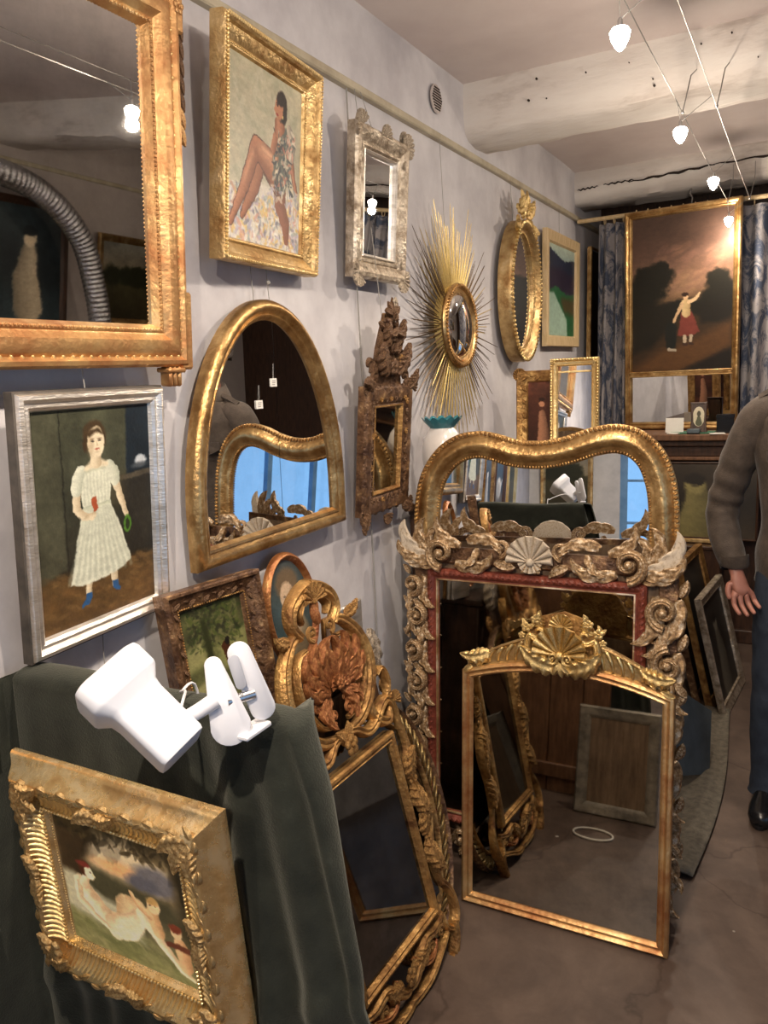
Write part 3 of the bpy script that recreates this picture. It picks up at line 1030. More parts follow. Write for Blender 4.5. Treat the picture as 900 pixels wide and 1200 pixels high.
def pic_bathers(w, h):
    p = Paint(w, h, 300, 9)
    A = p.asp
    p.grad([(0, (84, 72, 48)), (0.3, (136, 116, 82)), (0.45, (84, 76, 56)), (1, (96, 94, 62))])
    p.vary(5, 0.22)
    p.poly([(.26, .12 * A), (.62, .06 * A), (.88, .18 * A), (.80, .36 * A), (.28, .34 * A)], (204, 184, 146), soft=0.09)
    p.blob(.50, .28 * A, .20, .045, (222, 166, 112), soft=0.9)
    p.blob(.76, .28 * A, .16, .09, (104, 100, 100), soft=0.5, rag=.3)
    p.blob(.66, .33 * A, .12, .05, (88, 86, 90), soft=0.6, rag=.3)
    p.poly([(.22, .32 * A), (.44, .37 * A), (.84, .42 * A), (.95, .60 * A), (.2, .54 * A)], (70, 66, 46), soft=0.06)
    p.poly([(0, 0), (.30, 0), (.32, .10 * A), (.20, .30 * A), (.16, .60 * A), (0, .58 * A)], (54, 42, 27), soft=0.06)
    p.poly([(.88, .0), (1, .0), (1, .85 * A), (.92, .6 * A)], (56, 48, 31), soft=0.08)
    p.dabs(0, .9, 0, .14 * A, 90, .03, [(50, 42, 27), (72, 60, 37)], a=.6)
    # pale rock she rests on, water line and green bank
    p.poly([(.0, .44 * A), (.10, .43 * A), (.30, .55 * A), (.58, .62 * A), (.62, .82 * A), (.1, .80 * A), (.0, .74 * A)], (186, 180, 148), soft=0.05)
    p.poly([(0, .74 * A), (.3, .80 * A), (.62, .84 * A), (1, .92 * A), (1, A), (0, A)], (122, 122, 76), soft=0.06)
    p.dabs(0, 1, .76 * A, A, 140, .035, [(138, 134, 88), (100, 102, 62), (160, 152, 106)], ang=.3, a=.3)
    sk, sh, md = (240, 222, 180), (176, 134, 92), (222, 196, 148)
    # far leg drawn up, then trunk, near thigh and long shin
    p.limb([(.47, .72 * A), (.50, .56 * A), (.60, .53 * A), (.66, .60 * A)], [.065, .075, .060, .040], md, sh, soft=.015)
    p.limb([(.15, .50 * A), (.20, .58 * A), (.29, .68 * A), (.38, .74 * A)], [.050, .068, .062, .068], sk, sh, soft=.015)
    p.limb([(.39, .755 * A), (.50, .72 * A), (.63, .575 * A)], [.088, .082, .052], sk, sh, soft=.015)
    p.limb([(.63, .575 * A), (.74, .74 * A), (.86, .89 * A), (.95, .935 * A)], [.052, .036, .021, .012], sk, sh, soft=.012)
    p.limb([(.42, .71 * A), (.54, .64 * A)], [.020, .016], (250, 236, 200), a=.6, soft=.05)
    p.blob(.235, .575 * A, .030, .026, sh, a=.35, soft=.9)
    p.blob(.30, .66 * A, .030, .020, sh, a=.25, soft=.9)
    # arms
    p.limb([(.125, .50 * A), (.115, .64 * A), (.22, .73 * A), (.32, .79 * A)], [.034, .030, .023, .014], sk, sh, soft=.01)
    p.limb([(.12, .505 * A), (.12, .60 * A)], [.006, .006], sh, a=.5, soft=.01)
    # neck, head bent in profile with red blooms in dark hair
    p.limb([(.205, .44 * A), (.175, .50 * A)], [.026, .036], sk, sh)
    p.blob(.205, .375 * A, .052, .050, (74, 42, 26), soft=.3)
    p.blob(.235, .402 * A, .036, .044, sk, soft=.25)
    p.limb([(.262, .40 * A), (.272, .415 * A)], [.007, .007], md)
    p.blob(.245, .395 * A, .008, .004, (90, 60, 42), soft=.8)
    p.blob(.20, .350 * A, .052, .016, (112, 46, 38), soft=.6, rag=.7)
    # two small cherubs
    p.limb([(.70, .54 * A), (.73, .66 * A)], [.048, .044], (222, 184, 132), (150, 104, 66), soft=.012)
    p.limb([(.685, .56 * A), (.62, .52 * A), (.55, .425 * A)], [.022, .020, .011], (226, 184, 134), sh)
    p.blob(.720, .470 * A, .046, .050, (226, 190, 142), soft=.22)
    p.blob(.718, .438 * A, .046, .026, (176, 140, 84), soft=.5)
    for dx in (-.018, .012):
        p.blob(.715 + dx, .472 * A, .006, .004, (100, 66, 44), soft=.8)
    p.limb([(.88, .70 * A), (.90, .84 * A)], [.048, .050], (224, 180, 130), (150, 104, 66), soft=.012)
    p.blob(.862, .610 * A, .042, .046, (224, 184, 138), soft=.22)
    p.blob(.860, .582 * A, .044, .026, (112, 54, 36), soft=.5)
    for dx in (-.014, .012):
        p.blob(.858 + dx, .612 * A, .006, .004, (100, 60, 42), soft=.8)
    p.poly([(.77, .705 * A), (.86, .690 * A), (.95, .705 * A), (.94, .745 * A), (.86, .735 * A), (.78, .745 * A)], (96, 54, 38), soft=.01)
    p.vary(40, .05)
    return p


def pic_garden(w, h):
    p = Paint(w, h, 110, 11)
    A = p.asp
    p.grad([(0, (56, 58, 34)), (.3, (84, 84, 52)), (.55, (88, 90, 54)), (1, (84, 84, 56))])
    p.vary(6, .4)
    p.poly([(0, .36 * A), (.3, .30 * A), (.3, .5 * A), (0, .55 * A)], (150, 146, 96), a=.7, soft=.08)
    p.poly([(.5, .38 * A), (1, .30 * A), (1, .66 * A), (.55, .62 * A)], (136, 136, 84), a=.7, soft=.08)
    p.dabs(.1, .9, 0, .40 * A, 300, .035, [(44, 56, 26), (70, 80, 36), (96, 96, 60), (38, 40, 26)], a=.6)
    p.limb([(.34, .15 * A), (.38, .5 * A), (.32, .75 * A)], [.04, .05, .06], (40, 44, 22), soft=.04)
    p.poly([(.1, .7 * A), (.45, .60 * A), (.55, A), (.0, A)], (150, 146, 100), a=.8, soft=.05)
    p.limb([(.62, .42 * A), (.68, .56 * A)], [.06, .07], (62, 34, 18))
    p.limb([(.66, .56 * A), (.68, .64 * A)], [.05, .04], (120, 74, 44))
    p.blob(.66, .38 * A, .04, .05, (24, 20, 16))
    return p


def pic_lady(w, h):
    p = Paint(w, h, 100, 13)
    A = p.asp
    p.grad([(0, (66, 70, 68)), (.5, (58, 74, 78)), (1, (56, 62, 56))])
    p.vary(4, .2)
    p.limb([(.52, .62 * A), (.55, .95 * A)], [.22, .36], (150, 136, 108), (100, 88, 70), soft=.06)
    p.limb([(.50, .46 * A), (.52, .66 * A)], [.09, .14], (178, 158, 128), (120, 100, 80), soft=.03)
    p.blob(.50, .25 * A, .24, .20, (104, 88, 68), soft=.3)
    p.blob(.47, .375 * A, .155, .20, (196, 172, 144), soft=.2)
    p.blob(.58, .40 * A, .06, .14, (130, 104, 84), a=.7, soft=.9)
    for x in (.40, .52):
        p.blob(x, .358 * A, .024, .010, (66, 54, 48), soft=.7)
    p.blob(.45, .41 * A, .014, .04, (150, 116, 92), soft=.8)
    p.blob(.455, .468 * A, .030, .010, (150, 96, 84), soft=.8)
    p.poly([(.1, .62 * A), (.34, .66 * A), (.42, A), (.0, A)], (52, 72, 76), a=.8, soft=.08)
    return p


def pic_pastoral(w, h):
    p = Paint(w, h, 170, 15)
    A = p.asp
    p.grad([(0, (72, 54, 44)), (.25, (92, 68, 56)), (.48, (116, 88, 66)), (.56, (88, 68, 46)), (.66, (58, 42, 24)), (1, (52, 36, 20))])
    p.vary(4, .16)
    p.blob(.50, .44 * A, .30, .10, (150, 118, 88), a=.5, soft=.9)
    p.dabs(.25, .95, .20 * A, .48 * A, 90, .05, [(126, 92, 76), (100, 74, 62), (140, 104, 80)], ang=-.5, a=.25)
    for x, y, rx, ry in ((.14, .46, .22, .10), (.26, .38, .16, .08), (.30, .33, .08, .05), (.12, .38, .10, .07), (.05, .56, .2, .13), (.86, .44, .12, .07), (.93, .54, .20, .10), (.80, .56, .12, .08), (.50, .60, .22, .06)):
        p.blob(x, y * A, rx, ry * A, (24, 22, 14), soft=.35, rag=.5)
    p.poly([(0, .55 * A), (.4, .56 * A), (.45, .68 * A), (.2, .84 * A), (0, .88 * A)], (26, 22, 13), soft=.06)
    p.poly([(.65, .58 * A), (1, .55 * A), (1, .70 * A), (.7, .70 * A)], (24, 20, 12), soft=.05)
    p.poly([(.0, .98 * A), (.3, .86 * A), (.7, .78 * A), (1, .68 * A), (1, .86 * A), (.5, A), (0, A)], (104, 68, 34), a=.7, soft=.10)
    p.poly([(.5, A), (1, .86 * A), (1, A)], (22, 15, 9), soft=.05)
    # girl in a white bodice and red skirt with one arm raised, dark dog beside her
    p.limb([(.40, .72 * A), (.40, .83 * A)], [.06, .05], (22, 24, 20), soft=.02)
    p.limb([(.38, .858 * A), (.44, .862 * A)], [.018, .016], (170, 158, 138))
    p.poly([(.50, .62 * A), (.60, .62 * A), (.69, .75 * A), (.60, .775 * A), (.47, .77 * A)], (120, 56, 46), soft=.015)
    for x in (.54, .60):
        p.limb([(x, .775 * A), (x, .81 * A)], [.018, .015], (190, 172, 146))
        p.limb([(x - .01, .825 * A), (x + .02, .83 * A)], [.014, .012], (60, 40, 30))
    p.limb([(.545, .565 * A), (.55, .63 * A)], [.045, .04], (202, 176, 128), (150, 120, 80))
    p.limb([(.51, .57 * A), (.46, .63 * A), (.43, .68 * A)], [.02, .016, .012], (206, 172, 130))
    p.limb([(.58, .56 * A), (.63, .545 * A), (.68, .51 * A)], [.02, .016, .012], (214, 182, 140))
    p.blob(.545, .525 * A, .028, .030, (206, 170, 130), soft=.25)
    p.blob(.54, .508 * A, .034, .022, (44, 28, 20), soft=.4)
    return p


def pic_dark(w, h, seed=20, fig=True, base=(44, 34, 26), skin=(150, 120, 84)):
    """dim old picture with a pale figure"""
    p = Paint(w, h, 70, seed)
    A = p.asp
    p.grad([(0, base), (.6, [c * .7 for c in base]), (1, [c * 1.1 for c in base])])
    p.vary(4, .35)
    if fig:
        p.limb([(.45, .38 * A), (.50, .62 * A), (.46, .85 * A)], [.10, .17, .2], skin, [c * .5 for c in skin], soft=.04)
        p.blob(.44, .27 * A, .09, .09, [min(255, c * 1.15) for c in skin], soft=.3)
        p.blob(.44, .21 * A, .10, .06, [c * .6 for c in base], soft=.3)
    return p


def pic_land(w, h, seed=30):
    p = Paint(w, h, 70, seed)
    A = p.asp
    p.grad([(0, (120, 120, 112)), (.45, (150, 136, 108)), (.5, (70, 66, 42)), (1, (50, 44, 28))])
    p.vary(5, .25)
    for k in range(5):
        p.blob(p.rng.rand(), .42 * A, .2, .13 * A, (38, 40, 24), soft=.4, rag=.5)
    return p


def pic_teapot(w, h):
    p = Paint(w, h, 90, 33)
    A = p.asp
    p.grad([(0, (60, 76, 92)), (.6, (40, 50, 60)), (.7, (88, 80, 70)), (1, (66, 58, 50))])
    p.vary(4, .2)
    p.blob(.45, .55 * A, .24, .2 * A, (196, 196, 196), soft=.3)
    p.blob(.52, .60 * A, .2, .16 * A, (120, 118, 116), soft=.8, a=.6)
    p.limb([(.26, .56 * A), (.12, .40 * A)], [.05, .02], (180, 180, 180))
    p.limb([(.68, .66 * A), (.8, .46 * A), (.64, .42 * A)], [.02, .02, .02], (110, 108, 106))
    return p


def pic_mini(w, h):
    p = Paint(w, h, 50, 41)
    A = p.asp
    p.grad([(0, (206, 198, 172)), (1, (190, 182, 150))])
    p.limb([(.5, .55 * A), (.5, .8 * A)], [.14, .26], (70, 72, 44), soft=.05)
    p.blob(.5, .36 * A, .15, .14 * A, (60, 56, 36), soft=.3)
    return p

# ------------------------------------------------------------------ the room
WX = -1.30            # left wall
CZ = 2.83             # ceiling
rnd = random.Random(7)


def slab(name, x0, x1, y0, y1, z0, z1, m):
    return tag(MB().box(x0, x1, y0, y1, z0, z1).obj(name, m, smooth=False), kind='structure')


def room():
    slab('floor', -1.45, 2.15, -2.75, 6.0, -0.10, 0.0, 'concrete_floor')
    slab('ceiling', -1.45, 2.15, -2.75, 6.0, CZ, CZ + 0.1, 'ceiling_plaster')
    # left wall: hand-trowelled plaster, slightly uneven
    ny, nz = 150, 60
    rs = np.random.RandomState(3)
    g = rs.rand(24, 12)
    vs = []
    for i in range(ny):
        for j in range(nz):
            y, z = -2.75 + 8.75 * i / (ny - 1), 2.9 * j / (nz - 1)
            a, b = i / ny * 22, j / nz * 10
            ia, ib = int(a), int(b)
            fa, fb = a - ia, b - ib
            fa, fb = fa * fa * (3 - 2 * fa), fb * fb * (3 - 2 * fb)
            h = (g[ia, ib] * (1 - fa) + g[ia + 1, ib] * fa) * (1 - fb) + (g[ia, ib + 1] * (1 - fa) + g[ia + 1, ib + 1] * fa) * fb
            vs.append((WX - 0.012 * h, y, z))
    k = len(vs)
    fs = grid_faces(ny, nz)
    vs += [(WX - 0.15, -2.75, 0), (WX - 0.15, 6.0, 0), (WX - 0.15, 6.0, 2.9), (WX - 0.15, -2.75, 2.9)]
    fs += [(k, k + 3, k + 2, k + 1), (0, k, k + 1, (ny - 1) * nz), (nz - 1, ny * nz - 1, k + 2, k + 3), (0, nz - 1, k + 3, k), ((ny - 1) * nz, k + 1, k + 2, ny * nz - 1)]
    tag(link('wall_left', mesh('wall_left', vs, fs, 'plaster_wall', True, 60)), kind='structure')
    Wr = (-1.50, 1.25, .50, 2.30)
    b = MB()
    for y0, y1, z0, z1 in ((-2.75, Wr[0], 0, CZ), (Wr[1], 6.0, 0, CZ), (Wr[0], Wr[1], 0, Wr[2]), (Wr[0], Wr[1], Wr[3], CZ)):
        b.box(2.0, 2.15, y0, y1, z0, z1)
    tag(b.obj('wall_right', 'plaster_plain', smooth=False), kind='structure')
    slab('wall_back', -1.45, 2.15, 5.85, 6.0, 0, 2.83, 'dark_wood')  # dark of the unlit space beyond the curtain, put into the wall's colour
    # front wall (behind the photographer) with the shop door and window
    b = MB()
    D, Wn = (-0.45, 0.45, 0.0, 2.15), (0.75, 1.85, 0.75, 2.25)
    for x0, x1, z0, z1 in ((-1.45, D[0], 0, CZ), (D[0], D[1], D[3], CZ), (D[1], Wn[0], 0, CZ), (Wn[0], Wn[1], 0, Wn[2]), (Wn[0], Wn[1], Wn[3], CZ), (Wn[1], 2.15, 0, CZ)):
        b.box(x0, x1, -2.75, -2.6, z0, z1)
    tag(b.obj('wall_front', 'white_paint', smooth=False), kind='structure')
    gm = bpy.data.materials.new('window_glass')
    gm.use_nodes = True
    nt = gm.node_tree
    nt.nodes.clear()
    o = nt.nodes.new('ShaderNodeOutputMaterial')
    mx = nt.nodes.new('ShaderNodeMixShader')
    tr = nt.nodes.new('ShaderNodeBsdfTransparent')
    gl = nt.nodes.new('ShaderNodeBsdfGlossy')
    gl.inputs['Roughness'].default_value = 0.02
    mx.inputs[0].default_value = 0.07
    nt.links.new(tr.outputs[0], mx.inputs[1])
    nt.links.new(gl.outputs[0], mx.inputs[2])
    nt.links.new(mx.outputs[0], o.inputs[0])
    MAT['window_glass'] = gm
    for nm, (x0, x1, z0, z1), rows, cols in (('door_1', D, 4, 2), ('window_1', Wn, 3, 3)):
        e = bpy.data.objects.new(nm, None)
        COL.objects.link(e)
        tag(e, kind='structure')
        f = MB()
        t = 0.07 if nm == 'door_1' else 0.05
        f.box(x0, x0 + t, -2.70, -2.63, z0, z1).box(x1 - t, x1, -2.70, -2.63, z0, z1)
        f.box(x0, x1, -2.70, -2.63, z1 - t, z1).box(x0, x1, -2.70, -2.63, z0, z0 + (0.45 if nm == 'door_1' else t))
        f.obj('frame', 'blue_paint', e, smooth=False)
        zb = z0 + (0.45 if nm == 'door_1' else t)
        g = MB()
        for i in range(1, cols):
            x = x0 + t + (x1 - x0 - 2 * t) * i / cols
            g.box(x - 0.012, x + 0.012, -2.69, -2.64, zb, z1 - t)
        for j in range(1, rows):
            z = zb + (z1 - t - zb) * j / rows
            g.box(x0 + t, x1 - t, -2.688, -2.642, z - 0.012, z + 0.012)
        g.obj('glazing_bar', 'blue_paint', e, smooth=False)
        MB().box(x0 + t, x1 - t, -2.668, -2.664, zb, z1 - t).obj('pane', 'window_glass', e, smooth=False)
    e = bpy.data.objects.new('window_2', None)
    COL.objects.link(e)
    tag(e, kind='structure')
    f = MB()
    y0, y1, z0, z1 = Wr
    f.box(2.03, 2.10, y0, y0 + .06, z0, z1).box(2.03, 2.10, y1 - .06, y1, z0, z1).box(2.03, 2.10, y0, y1, z0, z0 + .06).box(2.03, 2.10, y0, y1, z1 - .06, z1)
    f.obj('frame', 'blue_paint', e, smooth=False)
    g = MB()
    for k in (1, 2, 3, 4):
        y = y0 + (y1 - y0) * k / 5
        g.box(2.04, 2.09, y - .025, y + .025, z0 + .06, z1 - .06)
    g.box(2.045, 2.085, y0 + .06, y1 - .06, 1.80, 1.84)
    g.obj('glazing_bar', 'blue_paint', e, smooth=False)
    MB().box(2.062, 2.066, y0 + .06, y1 - .06, z0 + .06, z1 - .06).obj('pane', 'window_glass', e, smooth=False)
    # picture rails
    for nm, x0, x1 in (('trim_3', WX - 0.01, WX + 0.018), ('trim_4', 1.982, 2.0)):
        vs, fs = rbox(x0, x1, -2.6, 5.84, 2.538, 2.565, 0.004)
        tag(link(nm, mesh(nm, vs, fs, 'rail_wood', True, 30)), kind='structure')
    # two old painted ceiling beams, irregular in section
    for nm, y0, y1, z0, seed in (('trim_1', 3.30, 3.62, 2.612, 1), ('trim_2', 5.15, 5.46, 2.635, 2)):
        rr = np.random.RandomState(seed)
        nx = 90
        sec = [(y0 + .012, CZ + .02), (y0, CZ - .05), (y0 - .004, z0 + .07), (y0 + .012, z0 + .02), (y0 + .05, z0), (y0 + .13, z0 - .006), (y1 - .05, z0), (y1 - .01, z0 + .03), (y1, z0 + .08), (y1, CZ + .02)]
        off = np.cumsum(rr.randn(nx, len(sec), 2) * 0.0022, axis=0)
        off -= np.linspace(0, 1, nx)[:, None, None] * off[-1]
        vs = []
        for i in range(nx):
            x = -1.40 + 3.5 * i / (nx - 1)
            for j, (y, z) in enumerate(sec):
                w = 0.0 if j in (0, len(sec) - 1) else 1.0
                vs.append((x, y + off[i, j, 0] * w + rr.randn() * .0012, z + off[i, j, 1] * w + rr.randn() * .0012 + 0.02 * (x + 1.3) * w * 0.3))
        fs = [f[::-1] for f in grid_faces(nx, len(sec))]
        fs.append(tuple(range(len(sec))))
        bm = tag(link(nm, mesh(nm, vs, fs, 'painted_beam', True, 50)), kind='structure')
        # nail and worm holes as small sunk discs on the face, cracks on the second beam
        if nm == 'trim_1':
            for q in range(20):
                x, z = rr.uniform(-1.1, 0.9), rr.uniform(z0 + .05, CZ - .03)
                r = rr.choice([.002, .003, .0045])
                link('nail_hole', cached('disc', lambda: lathe([(1, 0), (1, 1)], 8), 'beam_hole'), bm,
                     mtx=Matrix.Translation((x, y0 - .004 - 0.006, z)) @ Matrix.Rotation(R(-90), 4, 'X') @ Matrix.Diagonal((r, r, 0.008, 1)))
        else:
            for (x0, x1, za, zb, wd) in ((-1.29, -1.16, .085, .092, .005), (-1.13, -.95, .095, .098, .004), (-.98, -.50, .088, .112, .006), (-.52, .25, .112, .125, .006), (-.2, .8, .06, .07, .003)):
                n = 18
                p = [(x0 + (x1 - x0) * i / (n - 1), z0 + za + (zb - za) * i / (n - 1) + .004 * math.sin(i * 1.7)) for i in range(n)]
                vs = []
                for i, (x, z) in enumerate(p):
                    t = i / (n - 1)
                    w = wd * (math.sin(PI * t) ** .5) * rr.uniform(.5, 1.2) + .0006
                    vs += [(x, y0 - .014, z - w), (x, y0 - .014, z + w), (x, y0 + .02, z + w), (x, y0 + .02, z - w)]
                link('crack', mesh('crack', vs, grid_faces(n, 4, True), 'beam_hole', False), bm)
    # round pierced vent in the wall
    t = thing('vent_grille', 'small round pierced vent grille high on the left wall near the beam', 'vent', (WX + .002, 3.0, 2.635), 0)
    link('plate', mesh('plate', *lathe([(.052, 0), (.052, .004), (.048, .006)], 28), 'plaster_plain'), t, mtx=Matrix.Translation((0, 0, .055)) @ Matrix.Rotation(R(90), 4, 'X'))
    for i in range(-4, 5):
        for j in range(-4, 5):
            x, z = i * .0105 + (.005 if j % 2 else 0), j * .0095
            if x * x + z * z < .045 ** 2:
                link('hole', cached('disc', None, 'beam_hole'), t, mtx=Matrix.Translation((x, -.0045, .055 + z)) @ Matrix.Rotation(R(90), 4, 'X') @ Matrix.Diagonal((.0034, .0034, .0035, 1)))
    # dead cable run down the wall
    tag(link('wall_cable', mesh('wall_cable', *tube([(WX + .004, 2.30, 2.54), (WX + .004, 2.30, 1.9), (WX + .005, 2.31, 1.0), (WX + .004, 2.30, .0)], .0025, 6), 'cord')),
        'thin grey cable running down the left wall behind the openwork mirror crest', 'cable')


room()


# ------------------------------------------------------------------ cable lights
def lights():
    for i, x in enumerate((-.41, -.30)):
        t = thing('track_cable', ('steel track cable nearer the left wall' if i == 0 else 'steel track cable further from the left wall') + ', stretched under the ceiling', 'cable', (x, 0, 2.50), -90, group='low-voltage track cables')
        link('wire', mesh('wire', *tube([(0, y, -.004 * math.sin(PI * ((y + 2.6) % 1.85) / 1.85)) for y in np.linspace(-2.58, 4.96, 40)], .0016, 6), 'wire'), t)
        for y in (-.6, 1.2, 3.10, 4.94):
            link('hook', mesh('hook', *tube([(0, y, -.002), (.012, y, .05), (0.02, y + .05, .13), (.02, y + .22 if y in (3.1,) else y + .05, .20)], .0022, 6), 'wire'), t)
            link('clamp', mesh('clamp', *ball((0, y, 0), .006, 8, 6), 'steel'), t)
    names = ['nearest halogen lamp in view on the ceiling track cables', 'second halogen lamp in view, hanging below the big beam', 'third halogen lamp in view on the track cables',
             'furthest halogen lamp, hanging in front of the tall pastoral picture', 'halogen lamp on the track above the velvet-covered board', 'halogen lamp on the track right over the photographer',
             'halogen lamp on the track near the shop door']
    for (x, y, z), lab in zip(LAMPS, names):
        t = thing('halogen_lamp', lab, 'lamp', (x, y, z), -90, group='halogen lamps on the track')
        link('bulb_shade', mesh('bulb_shade', *lathe([(.004, -.030), (.012, -.022), (.021, -.004), (.024, .010), (.018, .019), (.006, .023)], 20), 'glass_bulb'), t)
        link('socket', mesh('socket', *lathe([(.006, .022), (.006, .036), (.003, .042)], 12), 'steel'), t)
        for dx in (-.41 - x, -.30 - x):
            link('suspension_wire', mesh('suspension_wire', *tube([(0, 0, .038), (dx, -.01, 2.50 - z)], .0013, 5), 'wire'), t)
        pw = LAMP_W * (2.4 if -.5 < y < .5 else 1.4 if y < 1.5 else .85 if y < 4.5 else .6)
        light('halogen_light', 'SPOT', (x, y, z - .034), pw, WARM, 0.016, (0, 0, 0), spot=R(172))
        light('halogen_glow', 'POINT', (x, y, z - .034), pw * .48, WARM, 0.02)


lights()

# ------------------------------------------------------------------ things hung on the left wall
def nvec(az, tilt):
    return Vector((math.cos(R(az)) * math.cos(R(tilt)), math.sin(R(az)) * math.cos(R(tilt)), math.sin(R(tilt))))


def hang(name, label, cat, loc, az, tilt, front, roll=0.0, group=None):
    """loc = bottom centre of the front face; the thing's own origin is on its back plane"""
    n = nvec(az, tilt)
    return thing(name, label, cat, Vector(loc) - n * front, az, tilt, roll, group)


def cords(t, u, v, top_world=2.545, spread=0.0):
    """cord from the thing's back up to the picture rail"""
    inv = t.matrix_basis.inverted()
    p = t.matrix_basis @ Vector((u, .004, v))
    q = Vector((WX + .016, p.y + spread, top_world))
    cord_piece(t, [inv @ p, inv @ q])


def big_mirror():
    t = hang('wall_mirror', 'large gilt wall mirror with a leaf drop down its side, above the silver-framed girl', 'mirror', (-1.23, 1.108, 1.768), 0, -4.5, .02)
    cu = -.19
    out = rect(.90, .75, cu + .008, -.075)
    frame(t, out, [(0, 0), (0, .036), (.006, .044), (.014, .046), (.019, .040), (.022, .036), (.030, .044), (.042, .048), (.056, .046), (.066, .036), (.070, .034), (.074, .036), (.080, .034), (.088, .018)], 'gold_orange')
    pane(t, rect(.745, .592, cu + .008, .004), .018, 'mirror')
    beading(t, out, .077, .036, .0032, .0085, 'gold_orange', hgt=.9)
    beading(t, out, .021, .036, .0042, .022, 'gold_pale', name='carved_band', stretch=2.0, slant=.5)
    for v0, v1 in ((-.082, .085), (.60, .69)):
        vs, fs = rbox(.245 + cu + .19, .285, -.040, -.004, v0, v1, .005)
        link('corner_block', mesh('corner_block', vs, fs, 'gold_orange'), t)
    for k in range(8):
        carve('leaf', t, 'gold_brown' if k < 6 else 'gold_orange', .277, .665 - k * .034, .026, -78, .042, mirror=False, name='husk_leaf')
    carve('rosette', t, 'gold_orange', .262, .645, .045, 0, .016)
    # fluted foot below the corner
    for u in (.225, -.55):
        for k in range(3):
            link('foot_flute', mesh('foot_flute', *rbox(u - .02 + k * .014, u - .009 + k * .014, -.042, -.01, -.118, -.075, .004), 'gold_orange'), t)
        link('foot_cap', mesh('foot_cap', *rbox(u - .026, u + .028, -.046, -.006, -.088, -.078, .003), 'gold_orange'), t)


def woman_picture():
    t = hang('framed_picture', 'gilt-framed oil of a seated dark-haired woman in a printed blouse', 'picture', (-1.225, 1.754, 1.937), 5.5, -6.0, .045)
    w, h = .474, .529
    frame(t, rect(w, h), [(0, 0), (0, .034), (.004, .042), (.010, .045), (.016, .041), (.019, .032), (.028, .028), (.040, .020), (.044, .017), (.048, .019), (.054, .017), (.058, .008)], 'gold')
    beading(t, rect(w, h), .006, .044, .0040, .0085, 'gold_pale', slant=.6, stretch=1.5)
    beading(t, rect(w, h), .050, .019, .0022, .0065, 'gold_pale')
    cw, ch = w - .112, h - .112
    canvas(t, pic_seated_woman(cw, ch), cw, ch, 0, .056, .009)
    cords(t, -.02, .5)


def square_mirror():
    t = hang('wall_mirror', 'small silvered mirror with knobbly carved corners, right of the seated woman picture', 'mirror', (-1.23, 2.367, 1.946), 0, -5, .045)
    w, h = .377, .470
    m = 'silver_gilt'
    out = rect(w - .02, h - .02, 0, .01)
    frame(t, out, [(0, 0), (0, .028), (.006, .036), (.018, .040), (.030, .034), (.040, .026), (.048, .022), (.052, .026), (.058, .027), (.064, .022), (.070, .010)], m)
    frame(t, inset(out, .066), [(0, .008), (0, .024), (.003, .026), (.009, .022), (.012, .010)], 'silver_leaf', name='sight_edge')
    pane(t, inset(out, .070), .011, 'mirror_clear')
    for su in (-1, 1):
        for v, rt in ((.025, 1), (h - .025, -1)):
            carve('shell', t, m, su * (w / 2 - .038), v, .030, (135 if su > 0 else -135) * (1 if rt < 0 else 1) if False else {(-1, 1): 135, (1, 1): -135, (-1, -1): 45, (1, -1): -45}[(su, rt)], .046)
            carve('scroll', t, m, su * (w / 2 - .030), v + rt * .052, .032, 0, .018, mirror=su > 0)
            carve('scroll', t, m, su * (w / 2 - .075), v + rt * .004, .032, 90, .018, mirror=su > 0)
    for (u, v, a) in along(out, .030, .018):
        carve('leaf', t, m, u, v, .034, math.degrees(a), .026)
    carve('shell', t, m, 0, h - .022, .034, 0, .036)
    carve('shell', t, m, -w / 2 + .045, h - .008, .022, 10, .034, name='crest')
    carve('shell', t, m, w / 2 - .045, h - .008, .022, -10, .034, name='crest')
    cords(t, 0, .45)


def arch_outline(a, b, v0, vs, n=40):
    """straight foot, short sides up to vs, then half an ellipse"""
    o = [(-a, v0), (a, v0)]
    o += [(a * math.cos(PI * i / n), vs + b * math.sin(PI * i / n)) for i in range(n + 1)]
    return o


